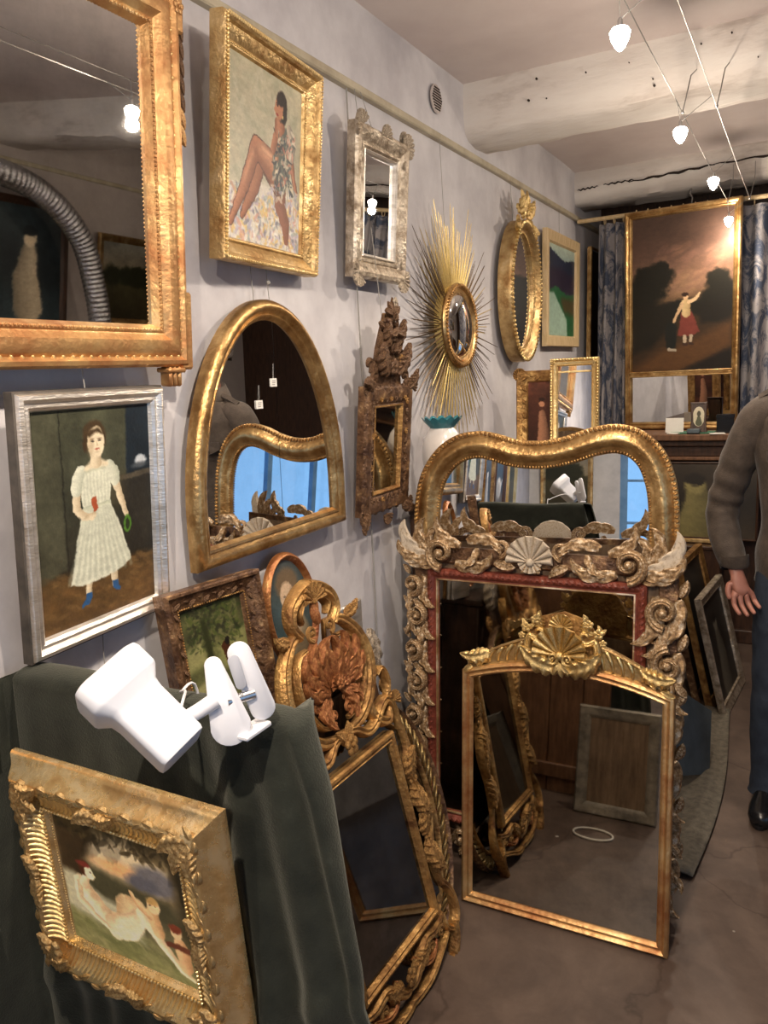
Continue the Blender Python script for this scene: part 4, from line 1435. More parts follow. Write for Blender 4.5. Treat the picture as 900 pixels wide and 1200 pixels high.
def arch_mirror():
    t = hang('wall_mirror', 'arch-topped gilt mirror in two panes, hung above the small oval portrait', 'mirror', (-1.245, 1.735, 1.206), 0, -1, .04)
    out = arch_outline(.342, .535, 0, .12)
    frame(t, out, [(0, 0), (0, .022), (.006, .034), (.016, .040), (.026, .038), (.033, .028), (.037, .026), (.040, .030), (.046, .028), (.054, .012)], 'gilt_bronze', angle=45)
    I = inset(out, .052)
    left = [p for p in I if p[0] < .03]
    a = I[:, 0]
    top = max(I[:, 1]) - .002
    L = [(-.29, .052), (.029, .052), (.029, top)] + [tuple(p) for p in I[2:] if p[0] < .024]
    Rr = [(.031, .052), (.29, .052)] + [tuple(p) for p in I[2:] if p[0] > .036] + [(.031, top)]
    pane(t, L[1:] if False else L, .014, 'mirror_clear')
    pane(t, Rr, .014, 'mirror_clear')
    cords(t, -.02, .64, spread=-.02)
    cords(t, .05, .64, spread=-.035)
    link('cord_knot', mesh('cord_knot', *ball((.03, -.01, .70), .006, 6, 5), 'cord'), t)
    for u, v, lab in ((.02, .44, 'higher'), (-.05, .385, 'lower')):
        g = thing('price_tag', f'small paper price tag hanging on the arched mirror, {lab} of the two', 'tag', (-1.262, 1.735 + u, 1.206 + v), 0, group='price tags on the arched mirror')
        link('paper', mesh('paper', *rbox(-.014, .014, -.001, .001, -.011, .011, .0005), 'paper'), g)
        link('string', mesh('string', *tube([(0, 0, .011), (.004, 0, .05)], .0006, 4), 'cord'), g)
        for k in range(3):
            link('pen_line', mesh('pen_line', *rbox(-.009, .004 + .002 * k, -.0016, -.0012, -.006 + k * .005, -.0048 + k * .005, .0001), 'ink'), g)


def ornate_mirror():
    t = hang('wall_mirror', 'small dark gilt mirror with a tall pierced crest of birds and foliage', 'mirror', (-1.225, 2.33, 1.185), 0, -5.4, .05)
    w, h = .350, .442
    m = 'gold_brown'
    out = rect(w - .02, h - .02, 0, .01)
    frame(t, out, [(0, 0), (0, .024), (.008, .034), (.022, .038), (.040, .034), (.052, .026), (.060, .022), (.064, .026), (.068, .012)], m)
    frame(t, inset(out, .064), [(0, .008), (0, .028), (.004, .029), (.008, .020), (.010, .008)], 'gold_dark', name='sight_edge')
    pane(t, inset(out, .068), .014, 'mirror_old')
    for k, (u, v, a) in enumerate(along(out, .026, .012)):
        carve('leaf', t, m, u, v, .026, math.degrees(a) + (55 if k % 2 else -35), .030)
    for (u, v, a) in along(out, .034, .042):
        carve('scroll', t, m if rnd.random() < .6 else 'gold_dark', u, v, .032, math.degrees(a), .013)
    for su in (-1, 1):
        for v, sg in ((.0, -1), (h, 1)):
            carve('acanthus_leaf', t, m, su * (w / 2 - .05), v + sg * -.02, .030, sg * (35 if su > 0 else 145), .075, mirror=False)
            carve('shell', t, m, su * (w / 2 - .018), v - sg * .015, .028, {(1, 1): -45, (-1, 1): 45, (1, -1): -135, (-1, -1): 135}[(su, sg)], .034)
    carve('shell', t, m, 0, -.004, .030, 180, .034)
    # crest: stepped scrolls, leaves, flowers, two birds and a finial
    for su in (-1, 1):
        mi = su < 0
        carve('c_scroll', t, m, su * .095, h + .055, .018, su * 62, .055, mirror=mi)
        carve('c_scroll', t, m, su * .055, h + .125, .020, su * -20, .055, mirror=not mi)
        carve('scroll', t, m, su * .105, h + .02, .024, 0, .026, mirror=mi)
        carve('scroll', t, m, su * .030, h + .19, .022, 0, .020, mirror=mi)
        carve('acanthus_leaf', t, m, su * .03, h + .03, .030, 90 - su * 48, .11, mirror=mi)
        carve('acanthus_leaf', t, m, su * .02, h + .12, .030, 90 - su * 38, .085, mirror=mi)
        carve('leaf', t, m, su * .05, h + .17, .028, 90 - su * 60, .05)
        carve('rosette', t, 'gold_dark', su * .052, h + .075, .038, 0, .017)
        # bird: body, neck and head, wing
        b = MB()
        b.add(*ball((su * .035, -.036, h + .155), .022, 8, 6, (1.1, .8, .8)))
        b.add(*tube([(su * .05, -.036, h + .16), (su * .062, -.038, h + .175), (su * .060, -.040, h + .192)], [.012, .007, .007], 7))
        b.add(*ball((su * .060, -.040, h + .195), .010, 7, 5))
        b.add(*tube([(su * .066, -.040, h + .196), (su * .080, -.042, h + .192)], [.004, .001], 5))
        b.obj('bird', m, t)
        carve('leaf', t, m, su * .045, h + .15, .050, 90 + su * 70, .05, name='wing')
    for k, v in enumerate((.05, .10, .15, .20)):
        carve('rosette' if k % 2 == 0 else 'shell', t, m, 0, h + v, .036, 0, .030 - .003 * k)
    for k in range(5):
        carve('leaf', t, m, 0, h + .215, .026, 90 + (k - 2) * 34, .055)
    carve('rosette', t, 'silver_gilt', .004, h + .255, .030, 0, .018, name='finial')
    backboard(t, [(-.10, h - .01), (.10, h - .01), (.075, h + .11), (.03, h + .22), (-.03, h + .22), (-.075, h + .11)], -.016, -.004, m, name='crest_ground')
    cords(t, 0, .60)


def sunburst():
    t = thing('sunburst_mirror', 'brass sunburst mirror with thin spiky rays around a convex glass', 'mirror', (WX + .035, 2.99, 1.83), 0)
    rs = random.Random(4)
    rays = {}
    for mm in ('ray_gold', 'ray_dark'):
        vs = [(-.0036, 0, 0), (0, -.0026, 0), (.0036, 0, 0), (0, .0018, 0), (-.0012, -.0, .97), (0, -.0012, 1.0), (.0012, 0, .97), (0, .001, .97)]
        rays[mm] = mesh('ray', vs, [(0, 1, 5, 4), (1, 2, 6, 5), (2, 3, 7, 6), (3, 0, 4, 7), (3, 2, 1, 0), (4, 5, 6, 7)], mm, False)
    n = 190
    for k in range(n):
        a = 2 * PI * k / n + rs.uniform(-.006, .006)
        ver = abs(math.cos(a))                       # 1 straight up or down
        L = (.30, .395, .335, .43, .36)[k % 5] * (0.94 + .12 * ver) * rs.uniform(.94, 1.04)
        layer = k % 3
        wide = 1.0 + 1.1 * ver ** 4
        yy = -.012 - .007 * layer
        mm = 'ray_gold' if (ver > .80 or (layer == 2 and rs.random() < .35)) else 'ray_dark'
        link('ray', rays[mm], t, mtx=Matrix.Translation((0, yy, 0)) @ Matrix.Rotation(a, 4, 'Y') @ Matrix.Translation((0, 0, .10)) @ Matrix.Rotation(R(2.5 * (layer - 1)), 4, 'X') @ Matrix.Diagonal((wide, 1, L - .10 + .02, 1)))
    link('back_plate', mesh('back_plate', *lathe([(.16, 0), (.16, .03), (.12, .035)], 40), 'ray_gold'), t, mtx=Matrix.Rotation(R(90), 4, 'X'))
    link('frame', mesh('frame', *lathe([(.160, .03), (.166, .040), (.160, .050), (.152, .054), (.146, .050), (.142, .044), (.136, .048), (.128, .046), (.124, .036)], 56), 'gilt_bronze'), t, mtx=Matrix.Rotation(R(90), 4, 'X'))
    beading(t, ellipse(0, 0, .155, .155, 60), 0, .054, .0055, .014, 'gold_dark', name='rope_edge', stretch=1.7, slant=.7)
    prof = [(.127, .038)] + [(.127 * math.cos(x), .036 + .034 * math.sin(x)) for x in np.linspace(.1, 1.45, 10)]
    link('convex_glass', mesh('convex_glass', *lathe(prof, 56), 'mirror_clear', True, 80), t, mtx=Matrix.Rotation(R(90), 4, 'X'))
    cords(t, 0, .14)


def oval_mirror():
    t = hang('wall_mirror', 'oval gilt mirror with a beaded rim and pierced crest, right of the sunburst', 'mirror', (-1.205, 3.83, 1.681), 0, -1.2, .080)
    a, b = .235, .335
    out = ellipse(0, b, a, b, 64)
    frame(t, out, [(0, 0), (0, .050), (.006, .066), (.016, .074), (.026, .070), (.034, .058), (.046, .046), (.058, .044), (.064, .048), (.070, .036)], 'gold', angle=60)
    beading(t, out, .010, .072, .0085, .021, 'gold_bright', name='beading', stretch=1.2, k=8)
    beading(t, out, .060, .048, .0045, .011, 'gold_bright', name='inner_beading')
    pane(t, inset(out, .066), .038, 'mirror_clear')
    v = 2 * b
    for su in (-1, 1):
        mi = su < 0
        carve('c_scroll', t, 'gold_bright', su * .055, v + .045, .050, su * 55, .048, mirror=mi)
        carve('scroll', t, 'gold_bright', su * .095, v - .010, .055, 0, .026, mirror=mi)
        carve('acanthus_leaf', t, 'gold_bright', su * .02, v + .01, .060, 90 - su * 52, .10, mirror=mi)
        carve('acanthus_leaf', t, 'gold_bright', su * .075, v - .02, .055, (-28 if su > 0 else 208), .10, mirror=mi)
        carve('leaf', t, 'gold_bright', su * .02, v + .08, .055, 90 - su * 25, .06)
    carve('shell', t, 'gold_bright', 0, v + .055, .060, 0, .050)
    carve('rosette', t, 'gold_bright', 0, v + .02, .072, 0, .026)
    cords(t, 0, .66)


def small_things_wall():
    t = hang('framed_picture', 'small pale-wood framed green mountain and river picture beside the oval mirror', 'picture', (-1.262, 4.69, 1.765), 0, -1.1, .03)
    frame(t, rect(.70, .627), [(0, 0), (0, .026), (.004, .030), (.055, .024), (.060, .016), (.064, .010)], 'pale_wood')
    canvas(t, pic_mountain(.575, .50), .575, .50, 0, .063, .012)
    cords(t, 0, .6)
    t = hang('framed_picture', 'narrow dark picture with a thin gilt edge beside the curtain', 'picture', (-1.25, 5.50, 1.55), 0, -1, .03)
    frame(t, rect(.42, .85), [(0, 0), (0, .026), (.012, .030), (.018, .024)], 'gilt_bronze')
    canvas(t, pic_dark(.38, .81, 22, False), .385, .815, 0, .017, .015)
    t = hang('framed_picture', 'silver-framed portrait of a girl in a white dress holding a red book', 'picture', (-1.245, 1.101, 1.158), 4.1, -4.4, .030)
    frame(t, rect(.384, .492), [(.0, 0), (0, .024), (.003, .029), (.010, .031), (.014, .028), (.018, .022), (.025, .024), (.031, .020), (.035, .010)], 'silver_leaf')
    vs, fs = sweep(rect(.392, .500, 0, -.004), [(0, .0), (0, .020), (.006, .022), (.02, .004)])
    link('dark_side', mesh('dark_side', vs, fs, 'silver_side', True, 30), t)
    canvas(t, pic_girl(.316, .424), .318, .426, 0, .033, .012)
    cords(t, 0, .48)
    # lower end of the cord hanging under the silver frame
    cord_piece(t, [(.01, .004, .01), (.01, .004, -.06), (.012, .002, -.16)])


big_mirror()
woman_picture()
square_mirror()
arch_mirror()
ornate_mirror()
sunburst()
oval_mirror()
small_things_wall()

# ------------------------------------------------------------------ mirrors and frames standing on the floor
def front_mirror():
    t = hang('floor_mirror', 'gilt floor mirror with a shell crest, standing foremost against the carved one', 'mirror', (-.591, 2.048, .002), -90, 5.6, .034)
    w = .622
    out = [(-w / 2, 0), (w / 2, 0)] + [(w / 2 * x, .748 + .055 * (1 - x * x)) for x in np.linspace(1, -1, 25)]
    frame(t, out, [(0, 0), (0, .022), (.004, .028), (.010, .032), (.015, .028), (.018, .022), (.022, .022), (.026, .025), (.030, .022), (.034, .010)], 'gold_orange', angle=40)
    pane(t, inset(out, .032), .012, 'mirror_grey')
    backboard(t, inset(out, .010), 0, .004)
    # crest
    g = 'gold_bright'
    top = lambda u: .748 + .055 * (1 - (u / (w / 2)) ** 2)
    for su in (-1, 1):
        n = 14
        us = np.linspace(.085, .295, n)
        hgt = lambda u: .020 + .058 * (1 - (u - .085) / .21) ** .8
        o = [(su * u, top(u) - .006) for u in us] + [(su * u, top(u) + hgt(u)) for u in us[::-1]]
        if su > 0:
            pass
        else:
            o = o[::-1]
        vs, fs = sweep(o, [(0, 0), (0, .018), (.004, .024), (.007, .020), (.009, .014)])
        b = MB().add(vs, fs)
        I = inset(o, .009)
        b.add([(p[0], -.014, p[1]) for p in I], [tuple(range(len(I)))])
        b.obj('crest_wing', 'gold', t, angle=30)
        for k in range(6):
            u = .105 + .027 * k
            x0, z0 = su * (u + .012), top(u) + .004
            x1, z1 = su * (u - .014 + .010 * k * .3), top(u) + hgt(u) * .93
            strip('flute', t, g, [(x0 * (1 - q) + x1 * q + su * .006 * math.sin(PI * q), z0 * (1 - q) + z1 * q) for q in np.linspace(0, 1, 7)],
                  lambda q: .0045 + .0045 * q, lambda q: .004 + .007 * math.sin(PI * (q * .8 + .1)), .014)
        carve('scroll', t, g, su * .262, top(.262) + .026, .020, 0, .022, mirror=su > 0)
        carve('acanthus_leaf', t, g, su * .225, top(.225) + .035, .018, (-22 if su > 0 else 202), .085, mirror=su < 0)
        carve('leaf', t, g, su * .275, top(.28) + .006, .026, (-30 if su > 0 else 210), .04)
        carve('c_scroll', t, g, su * .085, .850, .030, su * -12, .060, mirror=su > 0)
        carve('scroll', t, g, su * .050, .808, .040, 0, .022, mirror=su < 0)
        carve('acanthus_leaf', t, g, su * .01, .795, .034, (12 if su > 0 else 168), .115, mirror=su < 0)
        carve('acanthus_leaf', t, g, su * .060, .90, .026, 90 - su * 20, .055, mirror=su < 0)
        for fu, fv, s in ((.105, .905, .017), (.078, .930, .015), (.118, .880, .012)):
            carve('rosette', t, g, su * fu, fv, .034, 17 * fu, s, name='flower')
        for a in (30, 100, 160):
            carve('leaf', t, g, su * (.10 + .012 * math.cos(a)), .90, .024, a, .03)
    carve('shell', t, g, -.003, .832, .036, 0, .088)
    carve('shell', t, g, -.003, .912, .024, 0, .040)
    carve('scroll', t, g, -.022, .826, .050, 0, .018)
    carve('scroll', t, g, .022, .826, .050, 0, .018, mirror=True)
    for k in (-1, 0, 1):
        carve('leaf', t, g, 0, .812, .046, -90 + 38 * k, .042)
    backboard(t, [(-.10, .80), (.10, .80), (.105, .88), (.07, .935), (0, .955), (-.07, .935), (-.105, .88)], -.012, 0, 'gold_dark', name='crest_ground')


def carved_mirror():
    t = hang('floor_mirror', 'big mirror in a deeply carved, chipped white-and-gilt leafy frame with red inner moulding', 'mirror', (-.731, 2.254, .002), -90, 5, .045)
    g, wht = 'gesso_gilt', 'gesso_white'
    # ground board, red rope moulding, glass
    o0 = [(-.435, .03), (.425, .03), (.425, 1.075), (-.435, 1.075)]
    frame(t, o0, [(0, 0), (0, .012), (.004, .014), (.052, .014), (.056, .010)], 'gold_brown', name='ground')
    o1 = [(-.384, .115), (.338, .115), (.338, 1.0), (-.384, 1.0)]
    frame(t, o1, [(0, 0), (0, .024), (.005, .032), (.013, .036), (.022, .032), (.028, .024), (.033, .024), (.036, .018), (.040, .018), (.042, .008)], 'red_bole', name='inner_moulding')
    beading(t, o1, .013, .031, .0065, .019, 'red_bole', name='rope_carving', stretch=1.7, slant=.75, hgt=1.2)
    frame(t, inset(o1, .033), [(0, .010), (0, .026), (.004, .027), (.006, .018)], 'gesso_gilt', name='sight_edge')
    pane(t, inset(o1, .036), .014, 'mirror_old')
    backboard(t, inset(o0, .02), 0, .004)

    def motif(u, v, a, s, fl, pale=False):
        """volute with a wrapping leaf and a trailing leaf, along direction a"""
        c, d = math.cos(R(a)), math.sin(R(a))
        m1 = wht if pale else g
        carve('scroll', t, m1, u, v, .026, a, .052 * s, mirror=fl, depth=.05)
        carve('sweeping_leaf', t, m1, u - c * .05 * s, v - d * .05 * s, .034, a + (62 if not fl else 118), .10 * s, mirror=fl, depth=.07)
        carve('sweeping_leaf', t, g, u + c * .045 * s, v + d * .045 * s, .018, a + (0 if not fl else 0), .125 * s, mirror=fl, depth=.08)
        carve('leaf', t, g, u - c * .02 * s, v - d * .02 * s - .02 * s * (1 if not fl else -1), .030, a + (-60 if not fl else 60), .06 * s)

    # top rail, mirrored about the white shell
    for su in (-1, 1):
        cu = -.018
        U = lambda q: cu + su * q
        mi = su < 0
        carve('scroll', t, g, U(.305), 1.060, .050, 0, .054, mirror=mi, depth=.060)
        carve('sweeping_leaf', t, g, U(.245), 1.085, .030, 90 - su * 58, .115, mirror=mi, depth=.07)
        carve('sweeping_leaf', t, g, U(.335), 1.018, .026, (8 if su > 0 else 172), .125, mirror=mi, depth=.08)
        carve('sweeping_leaf', t, g, U(.262), 1.022, .022, (180 if su > 0 else 0), .135, mirror=not mi, depth=.08)
        carve('sweeping_leaf', t, g, U(.215), 1.100, .030, (178 if su > 0 else 2), .120, mirror=mi, depth=.08)
        carve('scroll', t, g, U(.100), 1.086, .036, 0, .030, mirror=not mi, depth=.045)
        carve('sweeping_leaf', t, g, U(.180), 1.078, .040, -90 + su * 28, .080, mirror=mi, depth=.06)
        carve('leaf', t, g, U(.12), 1.035, .034, (-20 if su < 0 else 200), .07)
        # corner leaves reaching out, and the volute that starts the side rail
        for k, (da, L) in enumerate(((-34, .13), (-8, .16), (18, .14), (40, .11))):
            carve('sweeping_leaf', t, wht if k == 1 else g, U(.345), 1.030, .034 - .004 * k, (44 + da if su > 0 else 136 - da), L, mirror=mi, depth=.08)
    carve('shell', t, wht, -.018, 1.045, .036, 0, .085, label='white broken shell')
    carve('shell', t, wht, -.018, 1.055, .034, 180, .045)
    carve('rosette', t, g, -.036, 1.022, .040, 0, .016)
    carve('rosette', t, g, .004, 1.022, .040, 0, .016)
    # side rails and bottom rail: volutes and leaves down to the floor
    for su, cu, sc_, vals in ((1, .398, 1.0, (.925, .765, .60, .435, .27, .13)), (-1, -.422, .72, (.945, .835, .72, .605, .49, .375, .26, .15))):
        mi = su < 0
        for k, v in enumerate(vals):
            fl = (k % 2 == 0) == (su > 0)
            du = .008 * (1 if k % 2 else -1)
            carve('scroll', t, g, cu + du, v, .048, 0 if k % 2 == 0 else 180, .052 * sc_, mirror=fl, depth=.058)
            carve('sweeping_leaf', t, g, cu - su * .036 * sc_, v + .035 * sc_, .024, -90 - su * 6, .150 * sc_, mirror=not mi, depth=.08)
            carve('sweeping_leaf', t, g, cu + su * .030 * sc_, v + .030 * sc_, .022, -90 - su * 10, .140 * sc_, mirror=not mi, depth=.08)
            carve('sweeping_leaf', t, g, cu + du, v - .045 * sc_, .034, -90 + (14 if k % 2 else -14), .105 * sc_, mirror=fl, depth=.07)
            if k % 3 == 1:
                carve('leaf', t, g, cu + su * .03 * sc_, v - .05 * sc_, .046, -90 + su * 30, .05 * sc_)
            carve('leaf', t, g, cu + su * .035 * sc_, v + .045 * sc_, .030, 90 - su * 30, .055 * sc_)
    for k, u in enumerate(np.linspace(-.36, .34, 8)):
        carve('scroll', t, g, u, .065, .030, 0, .045, mirror=u > 0, depth=.05)
        carve('sweeping_leaf', t, g, u, .05, .030, 10 if u < 0 else 170, .10, mirror=u > 0, depth=.06)
    for su, cu in ((1, .40), (-1, -.42)):
        carve('sweeping_leaf', t, g, cu - su * .03, .09, .036, -90 + su * 40, .11, mirror=su > 0, depth=.07)
        carve('sweeping_leaf', t, g, cu - su * .02, .12, .034, -90 + su * 80, .09, mirror=su > 0, depth=.07)


def spline(pts, n=8):
    """closed-free Catmull-Rom through pts"""
    P = [pts[0]] + list(pts) + [pts[-1]]
    o = []
    for i in range(1, len(P) - 2):
        for k in range(n):
            s = k / n
            o.append(tuple(.5 * (2 * P[i][j] + (P[i + 1][j] - P[i - 1][j]) * s + (2 * P[i - 1][j] - 5 * P[i][j] + 4 * P[i + 1][j] - P[i + 2][j]) * s * s + (3 * P[i][j] - P[i - 1][j] - 3 * P[i + 1][j] + P[i + 2][j]) * s ** 3) for j in range(len(P[0]))))
    o.append(tuple(pts[-1]))
    return o


def wavy_mirror():
    t = hang('floor_mirror', 'tall gilt mirror with a wavy double-humped top, standing behind the carved frame', 'mirror', (-.768, 2.440, .002), -84, 4, .045)
    top = [(.448, 1.05), (.448, 1.17), (.436, 1.28), (.400, 1.375), (.335, 1.438), (.255, 1.462), (.170, 1.452), (.085, 1.425), (.005, 1.412), (-.075, 1.418), (-.140, 1.438), (-.205, 1.449), (-.285, 1.436),
           (-.362, 1.385), (-.420, 1.295), (-.444, 1.18), (-.446, 1.05)]
    out = [(-.446, 0), (.448, 0), (.448, .5)] + spline(top, 4) + [(-.446, .5)]
    frame(t, out, [(0, 0), (0, .020), (.006, .024), (.016, .022), (.024, .030), (.036, .042), (.048, .046), (.058, .043), (.070, .032), (.078, .026), (.084, .026), (.092, .018), (.096, .010)], 'gilt_bronze', angle=50)
    beading(t, out, .008, .024, .0062, .0150, 'gold_dark', name='outer_beading', stretch=1.3, slant=.5)
    beading(t, out, .088, .024, .0040, .0100, 'gold_dark', name='inner_beading', stretch=1.2)
    pane(t, inset(out, .094), .012, 'mirror_clear')
    backboard(t, inset(out, .02), 0, .005)


def openwork_mirror():
    t = hang('floor_mirror', 'leaning mirror in a pierced reddish-gilt scrollwork frame with palmette crest, beside the velvet', 'mirror', (-.872, 1.61, .17), -2.6, 13.2, .026)
    g, r2 = 'gold_dark', 'gold_red'
    o = rect(.350 + .05, .489 + .05, 0, -.025)
    frame(t, o, [(0, 0), (0, .020), (.004, .026), (.010, .028), (.014, .022), (.018, .022), (.021, .025), (.025, .018), (.028, .008)], 'gold_dark', name='sight_frame')
    pane(t, inset(o, .024), .012, 'mirror_dark')
    backboard(t, inset(o, .006), 0, .004)
    # slips of glass between the inner and the outer frame
    for u0, u1, v0, v1 in ((.200, .250, .0, .50), (-.250, -.200, .0, .50), (-.19, .19, .514, .555)):
        pane(t, [(u0, v0), (u1, v0), (u1, v1), (u0, v1)], .004, 'mirror_dark', name='glass_slip')
    W1 = lambda q: .007 + .010 * math.sin(PI * q)
    H1 = lambda q: .012 + .014 * math.sin(PI * q)

    def band(pts, m=g, w=W1, h=H1, base=.006, name='scroll_band'):
        strip(name, t, m, spline(pts, 6), w, h, base, groove=.35)

    for su in (-1, 1):
        mi = su < 0
        S = lambda pts: [(su * a, b) for a, b in pts]
        # crest cartouche: outer ring, hood and inner ring
        band(S([(.02, .585), (.09, .600), (.150, .650), (.182, .730), (.165, .810), (.115, .865), (.070, .880)]), g, lambda q: .012 + .010 * math.sin(PI * q))
        band(S([(.150, .655), (.135, .600), (.160, .560), (.205, .545), (.225, .575)]), g)
        band(S([(.070, .870), (.095, .905), (.085, .945), (.045, .972), (.0, .985)]), g, lambda q: .014 + .008 * q, lambda q: .02 + .012 * q)
        carve('scroll', t, g, su * .038, .872, .022, 0, .022, mirror=mi)
        band(S([(.050, .90), (.062, .925), (.040, .950), (.0, .958)]), g, lambda q: .006 + .002 * q)
        # ogee over the glass and side bands
        band(S([(.0, .590), (.05, .580), (.09, .555), (.13, .560), (.175, .590), (.215, .600), (.245, .565), (.250, .500)]), g, lambda q: .010 + .006 * math.sin(PI * q))
        band(S([(.250, .520), (.262, .440), (.232, .380), (.255, .310), (.272, .230), (.250, .150), (.246, .080), (.262, .020)]), g, lambda q: .010 + .004 * math.sin(3 * PI * q) ** 2)
        band(S([(.262, .030), (.292, -.020), (.290, -.080), (.255, -.110), (.225, -.085), (.228, -.050)]), g, lambda q: .012 - .004 * q)
        band(S([(.262, -.095), (.255, -.135), (.238, -.168), (.236, -.182), (.215, -.180)]), g, lambda q: .017 - .006 * q, lambda q: .03 - .01 * q, name='foot')
        # apron
        band(S([(.225, -.045), (.165, -.060), (.110, -.050), (.070, -.075), (.030, -.110), (.0, -.118)]), g)
        band(S([(.235, -.105), (.160, -.125), (.080, -.150), (.0, -.158)]), g, lambda q: .008 + .004 * q)
        band(S([(.045, -.060), (.075, -.095), (.120, -.105), (.165, -.085)]), r2, lambda q: .006 + .004 * math.sin(PI * q))
        carve('scroll', t, g, su * .125, -.085, .016, 0, .022, mirror=mi)
        carve('scroll', t, g, su * .190, -.078, .016, 90, .018, mirror=mi)
        carve('acanthus_leaf', t, g, su * .03, -.085, .012, (8 if su > 0 else 172), .085, mirror=mi)
        # side ornaments
        for v, s in ((.345, .032), (.175, .024)):
            carve('rosette', t, g, su * .243, v, .016, 0, s * .7)
            carve('acanthus_leaf', t, g, su * .243, v - .01, .014, -90, .10, mirror=mi)
            carve('acanthus_leaf', t, g, su * .243, v + .01, .014, 90, .085, mirror=not mi)
        carve('leaf', t, g, su * .25, .06, .016, 90, .07)
        carve('shell', t, g, su * .245, .585, .018, -su * 35, .030)
        band(S([(.225, .600), (.240, .645), (.225, .690), (.205, .675)]), g, lambda q: .010 - .004 * q)
        # upper left and right of the cartouche
        carve('acanthus_leaf', t, g, su * .125, .875, .016, (10 if su > 0 else 170), .060, mirror=mi)
        # inner oval ring and palmette
        band(S([(.03, .622), (.085, .640), (.128, .700), (.140, .765), (.110, .825), (.065, .835)]), g, lambda q: .006 + .003 * math.sin(PI * q), base=.010)
        for k, (a, L) in enumerate(((78, .105), (52, .110), (26, .115), (2, .105))):
            carve('sweeping_leaf', t, r2, su * .016, .728, .022 - .002 * k, (a if su > 0 else 180 - a), L * 1.12, mirror=mi, name='palmette_leaf', depth=.10)
        for k, (a, L) in enumerate(((-30, .075), (-62, .085))):
            carve('sweeping_leaf', t, r2, su * .030, .705, .018, (a if su > 0 else 180 - a), L, mirror=not mi, depth=.07)
        carve('c_scroll', t, r2, su * .060, .665, .014, su * 100, .034, mirror=mi)
        carve('scroll', t, r2, su * .032, .650, .020, 0, .020, mirror=mi)
        carve('scroll', t, r2, su * .085, .690, .018, 90, .018, mirror=not mi)
    carve('leaf', t, r2, 0, .745, .024, 90, .095, name='palmette_leaf')
    carve('shell', t, r2, 0, .715, .030, 0, .034)
    carve('rosette', t, r2, 0, .725, .040, 0, .018)
    carve('rosette', t, g, 0, .560, .024, 0, .030)
    carve('leaf', t, g, .0, .560, .016, 60, .06)
    carve('leaf', t, g, .0, .560, .016, 120, .06)
    carve('rosette', t, g, 0, -.080, .022, 0, .026)
    carve('shell', t, g, 0, .945, .022, 0, .050)
    carve('leaf', t, r2, 0, .885, .018, 90, .06)


def lattice_mirror():
    t = hang('floor_mirror', 'oval mirror with a bright slatted lattice border, showing behind the openwork mirror', 'mirror', (-.925, 1.61, .17), -2.6, 13.2, .02)
    c = (.20, .20)
    out = ellipse(c[0], c[1], .245, .375, 60)
    frame(t, out, [(0, 0), (0, .018), (.005, .024), (.011, .018), (.013, 0)], 'gold_brown', name='outer_ring', angle=60)
    frame(t, inset(out, .055), [(0, 0), (0, .016), (.005, .020), (.012, .014), (.014, 0)], 'gold_dark', name='inner_ring', angle=60)
    pane(t, inset(out, .060), .006, 'mirror_dark')
    me = cached('slat_bar', lambda: rbox(-.5, .5, -.0035, .0035, -.0045, .0045, .0015), 'gold_bright')
    for k in range(72):
        a = 2 * PI * k / 72
        u, v = c[0] + .217 * math.cos(a), c[1] + .347 * math.sin(a)
        nrm = math.atan2(math.sin(a) / .347, math.cos(a) / .217)
        link('slat', me, t, mtx=Matrix.Translation((u, -.010 - .003 * (k % 2), v)) @ Matrix.Rotation(-(nrm + R(52)), 4, 'Y') @ Matrix.Diagonal((.075, 1, 1, 1)))
    # silvery leaf corner at its head
    for a, L in ((60, .12), (88, .13), (115, .11)):
        carve('acanthus_leaf', t, 'silver_gilt', c[0] + .03, c[1] + .45, .01, a, L * 1.1)
    backboard(t, [(c[0] - .02, c[1] + .37), (c[0] + .06, c[1] + .36), (c[0] + .07, c[1] + .50), (c[0], c[1] + .50)], -.008, 0, 'gold_brown', name='crest_ground')
    carve('scroll', t, 'gold_dark', c[0] + .09, c[1] + .40, .01, 0, .03)


front_mirror()
carved_mirror()
wavy_mirror()
openwork_mirror()
lattice_mirror()


